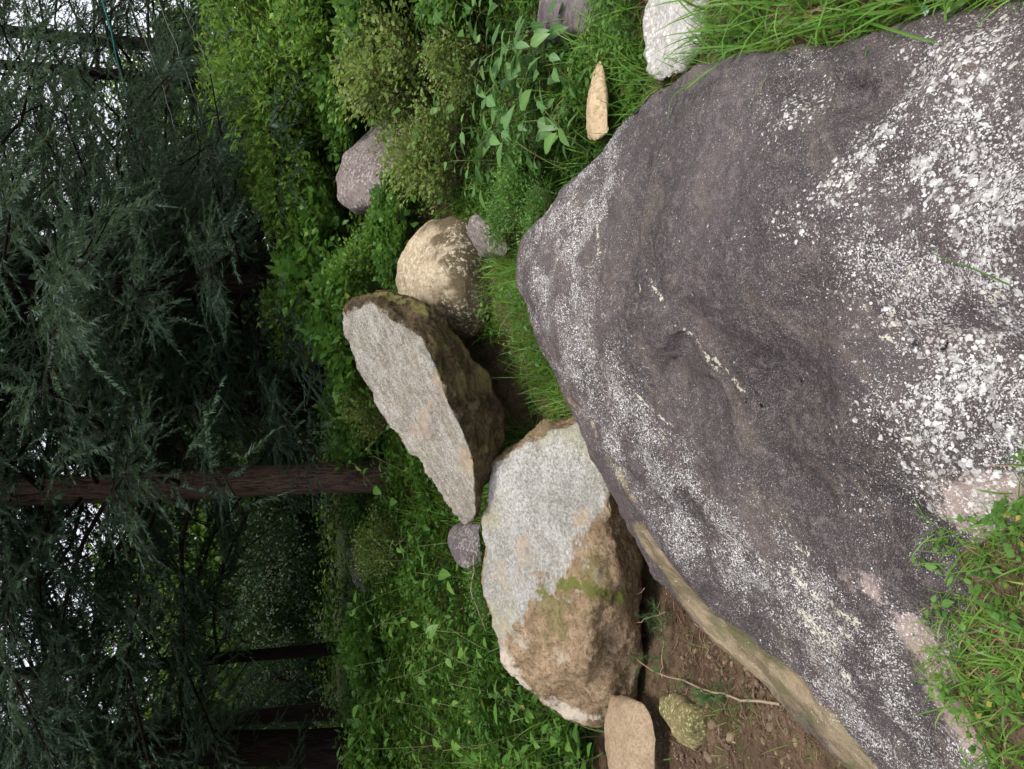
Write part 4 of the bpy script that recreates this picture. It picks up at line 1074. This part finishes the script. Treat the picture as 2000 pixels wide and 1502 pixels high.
stamp(g, np.array([[0, 0, 0], [-.1, .5, .06], [0, 1, 0], [.1, .5, .05]]), np.array([[0, 2, 1], [0, 3, 2]]), q, frame(d, rand_up(n, .6)), rng.uniform(.006, .034, n) * rng.uniform(.5, 1, n), rng.random(n) ** 1.4)
litter = mat_leaf('leaf_litter', (.05, .028, .018), (.13, .075, .045), (.28, .19, .12), .05, .9, 5)
gg = Geo()
x, y = scatter(3800, 1.85, 3.7, -.60, -.14); q2 = free(x, y); n = len(q2)
q2[:, 2] += .002
OCT = np.array([[1, 0, 0], [0, 1, 0], [-1, 0, 0], [0, -1, 0], [.2, .1, .7], [-.1, .1, -.6]]), np.array([[0, 1, 4], [1, 2, 4], [2, 3, 4], [3, 0, 4], [1, 0, 5], [2, 1, 5], [3, 2, 5], [0, 3, 5]])
stamp(gg, *OCT, q2, frame(rng.normal(0, 1, (n, 3)), rand_up(n, .5)), rng.uniform(.002, .008, n) * rng.uniform(.5, 1.2, n), rng.random(n))
grit = mat_leaf('soil_grit', (.07, .04, .026), (.18, .12, .08), (.38, .29, .21), 0.0, .9, 5)
tag(obj('grit', gg.mesh('grit', grit)), 'fine gravel grit lying on the bare soil', 'gravel', kind='stuff')
tag(obj('leaf_litter', g.mesh('leaf_litter', litter)), 'brown roots, needles and leaf litter on the bare soil', 'leaf litter', kind='stuff')

g = Geo()
for k in range(130):
    py = rng.uniform(1190, 1500); px = rng.uniform(1300, 1370 + (py - 1150) * .85)
    q = on_ground(px, py); a = rng.uniform(0, 6.283); L_ = rng.uniform(.08, .3); m_ = 7
    c = [q]
    for i in range(m_):
        a += rng.normal(0, .35); e = c[-1] + np.array([math.cos(a), math.sin(a), 0]) * L_ / m_
        e[2] = float(gz(e[0], e[1])) + rng.uniform(.002, .02); c.append(e)
    tube(g, np.array(c), np.linspace(rng.uniform(.0015, .0035), .0006, m_ + 1), 4, rng.random())
rootm = mat_leaf('root_bark', (.06, .034, .024), (.15, .09, .06), (.30, .21, .15), 0.0, .9, 6)
tag(obj('roots', g.mesh('roots', rootm, True)), 'thin brown roots tangled over the bare soil', 'roots', kind='stuff')
def gpath(px, lift):
    return np.array([on_ground(a, b) + [0, 0, l] for (a, b), l in zip(px, lift)])
def smooth_path(p, n=14):
    t = np.linspace(0, 1, len(p)); u = np.linspace(0, 1, n)
    return np.stack([np.interp(u, t, p[:, i]) for i in range(3)], -1) + rng.normal(0, .004, (n, 3))
palew = mat_plain('pale_twig', (.30, .22, .15), .85)
pine = mat_leaf('green_needles', (.03, .075, .02), (.07, .14, .04), (.14, .22, .07), .2, .5, 4)
fb = empty('fallen_branch', on_ground(1440, 1360).tolist())
base = np.array(fb.location)
paths = [([(1246, 1226), (1262, 1268), (1310, 1312), (1380, 1338), (1440, 1362), (1530, 1374)], [.16, .12, .07, .05, .03, .02]),
         ([(1246, 1226), (1262, 1180), (1308, 1146)], [.16, .16, .13]), ([(1246, 1226), (1290, 1210), (1332, 1193)], [.16, .12, .08]), ([(1315, 1320), (1320, 1250), (1312, 1170)], [.06, .07, .07]), ([(1385, 1340), (1415, 1375)], [.05, .02])]
nd_g = Geo()
for k, (px, lf) in enumerate(paths):
    c = smooth_path(gpath(px, lf)) - base
    gg = Geo(); tube(gg, c, np.linspace(.003, .0015, len(c)) if k else np.linspace(.002, .0055, len(c)), 5, .5)
    obj('twig', gg.mesh('twig', palew, True), fb)
    for u in rng.uniform(.05, .9, 46 if k == 0 else 22):
        i = min(int(u * 13), 12); p0 = c[i] + (c[i + 1] - c[i]) * (u * 13 - i)
        m = 22
        ax = unit(rng.normal(0, 1, 3) + np.array([0, 0, .5]))
        pos = p0 + ax * rng.uniform(0, .05, (m, 1))
        dr = unit(ax + rng.normal(0, .55, (m, 3)))
        stamp(nd_g, np.array([[-.02, 0, 0], [.02, 0, 0], [0, 1, 0]]), np.array([[0, 1, 2]]), pos, frame(dr, rand_up(m, .5)), rng.uniform(.025, .06, m), rng.random(m))
o = obj('needles', nd_g.mesh('needles', pine), fb); o['kind'] = 'stuff'
tag(fb, 'fallen conifer twig with green needle tufts lying between the two big boulders', 'branch')
for (px, lf, r0, lab) in (([(1310, 1460), (1330, 1500), (1335, 1520)], [.03, .02, .02], .004, 'thin bare root on the soil below the mossy stone'),
                          ([(1425, 1430), (1440, 1460), (1470, 1470)], [.02, .03, .02], .006, 'short bare stick lying in the gravelly soil'),
                          ([(925, 1085), (922, 1160), (948, 1230)], [.55, .55, .5], .006, 'curved reddish stem along the top edge of the broken boulder')):
    c = smooth_path(gpath(px, [0] * len(px)) if r0 < .006 or px[0][0] > 1000 else np.array([np.array(P(a, b, 4.75)) for a, b in px]), 10)
    bs = c[0].copy()
    gg = Geo(); tube(gg, c - bs, np.linspace(r0, r0 * .4, 10), 5, .5)
    tag(obj('stick', gg.mesh('stick', palew, True), None, bs.tolist()), lab, 'stick')

# long single blades bent over the big boulder
for px, lift, wd, lab in (([(2060, 560), (1990, 540), (1930, 522), (1870, 508), (1822, 492)], [.10, .07, .05, .03, .01], .0035, 'single green stem lying across the lichened boulder at the picture edge'),
                          ([(1500, 96), (1460, 118), (1400, 158), (1350, 178), (1318, 192), (1306, 240)], [.05, .07, .06, .04, .02, .004], .007, 'long bent grass blade reaching over the rim of the lichened boulder'),
                          ([(1690, 30), (1730, 48), (1775, 62), (1810, 76), (1845, 86)], [.05, .06, .05, .03, .01], .008, 'broad grass blade fallen onto the lichened boulder next to the wrapper')):
    c = []
    for (a, b_), l in zip(px, lift):
        h = ROCK_BVH.ray_cast(CAM, ray(a, b_).normalized())
        q_ = np.array(h[0]) if h[0] is not None else on_ground(a, b_)
        c.append(q_ + [0, 0, l])
    c = np.array(c); t0 = np.linspace(0, 1, len(c)); u = np.linspace(0, 1, 13)
    c = np.stack([np.interp(u, t0, c[:, i]) for i in range(3)], -1)
    for _ in range(2): c[1:-1] = .5 * c[1:-1] + .25 * (c[:-2] + c[2:])
    side = unit(np.cross(np.gradient(c, axis=0), [0, 0, 1.0])); w_ = wd * np.append(np.linspace(1, .6, 12), .05)[:, None] * .5
    bs = c[0].copy(); V_ = np.stack([c - side * w_ - bs, c + [0, 0, -.0012] - bs, c + side * w_ - bs], 1).reshape(-1, 3)
    T_ = np.array([[3 * i + j, 3 * i + j + 1, 3 * i + j + 4, 3 * i + j + 3] for i in range(12) for j in range(2)])
    tag(obj('grass_blade', mesh('grass_blade', V_, T_, grassm, {'rnd': np.full(len(V_), .35)}, True), None, bs.tolist()), lab, 'grass blade')

# crumpled wrapper at the grass edge
m, nt, out = mat_new('printed_wrapper')
co = ocoord(nt)
w = nz(nt, co, 60, 2.0)
c = mixc(nt, rmp(nt, w, .48, .52), (.80, .82, .84), (.05, .45, .50))
c = mixc(nt, rmp(nt, nz(nt, co, 95, 1.0), .60, .63), c, (.45, .12, .12))
finish(nt, out, c, .25, None, spec=.5)
n = 9
u, v = np.meshgrid(np.linspace(-1, 1, n), np.linspace(-1, 1, n))
Vw = np.stack([u * .028, v * .02, np.zeros_like(u)], -1).reshape(-1, 3)
for i in range(len(Vw)):
    q = Vector(Vw[i]) * 60
    Vw[i] += np.array(noise.noise_vector(q)) * [.006, .006, .014]
ii = np.arange(n - 1)[:, None] * n; jj = np.arange(n - 1)[None]
Qw = np.stack([ii + jj, ii + jj + 1, ii + n + jj + 1, ii + n + jj], -1).reshape(-1, 4)
q = CAM + ray(1822, 25) * 1.0
h = ROCK_BVH.ray_cast(CAM, ray(1822, 25).normalized())
q = h[0] if h[0] is not None else Vector(on_ground(1822, 25))
o = obj('wrapper', mesh('wrapper', Vw, Qw, m), None, (q.x, q.y, q.z + .022), .6)
o.rotation_euler = (R(-35), R(15), .6)
tag(o, 'crumpled white and teal plastic wrapper in the grass on the lichened boulder', 'litter')

# cords stretched through the trees
teal = mat_plain('teal_cord', (.05, .30, .27), .6, .3, .2)
palec = mat_plain('pale_cord', (.42, .46, .40), .6, .3, .2)
for px, Y0, Y1, r, mt, lab in (([(188, -40), (215, 50), (232, 130), (246, 180), (268, 240)], 6.0, 8.0, .0065, teal, 'teal cord stretched across the gap in the trees'),
                               ([(240, -30), (280, 70), (315, 160), (345, 260)], 6.2, 8.2, .003, palec, 'pale thin cord hanging just below the teal cord'),
                               ([(300, -20), (345, 90), (385, 200), (400, 260)], 6.4, 8.2, .003, palec, 'pale thin cord between two others in front of the slim trunks'),
                               ([(345, -10), (390, 90), (440, 220)], 6.6, 8.2, .003, palec, 'pale thin cord lowest of all above the bright bush')):
    k = len(px)
    c = np.array([np.array(P(a, b, Y0 + (Y1 - Y0) * i / (k - 1))) for i, (a, b) in enumerate(px)])
    c = smooth_path(c, 16)
    bs = c[0].copy()
    gg = Geo(); tube(gg, c - bs, np.full(16, r), 5, .5)
    tag(obj('cord', gg.mesh('cord', mt, True), None, bs.tolist()), lab, 'cord')
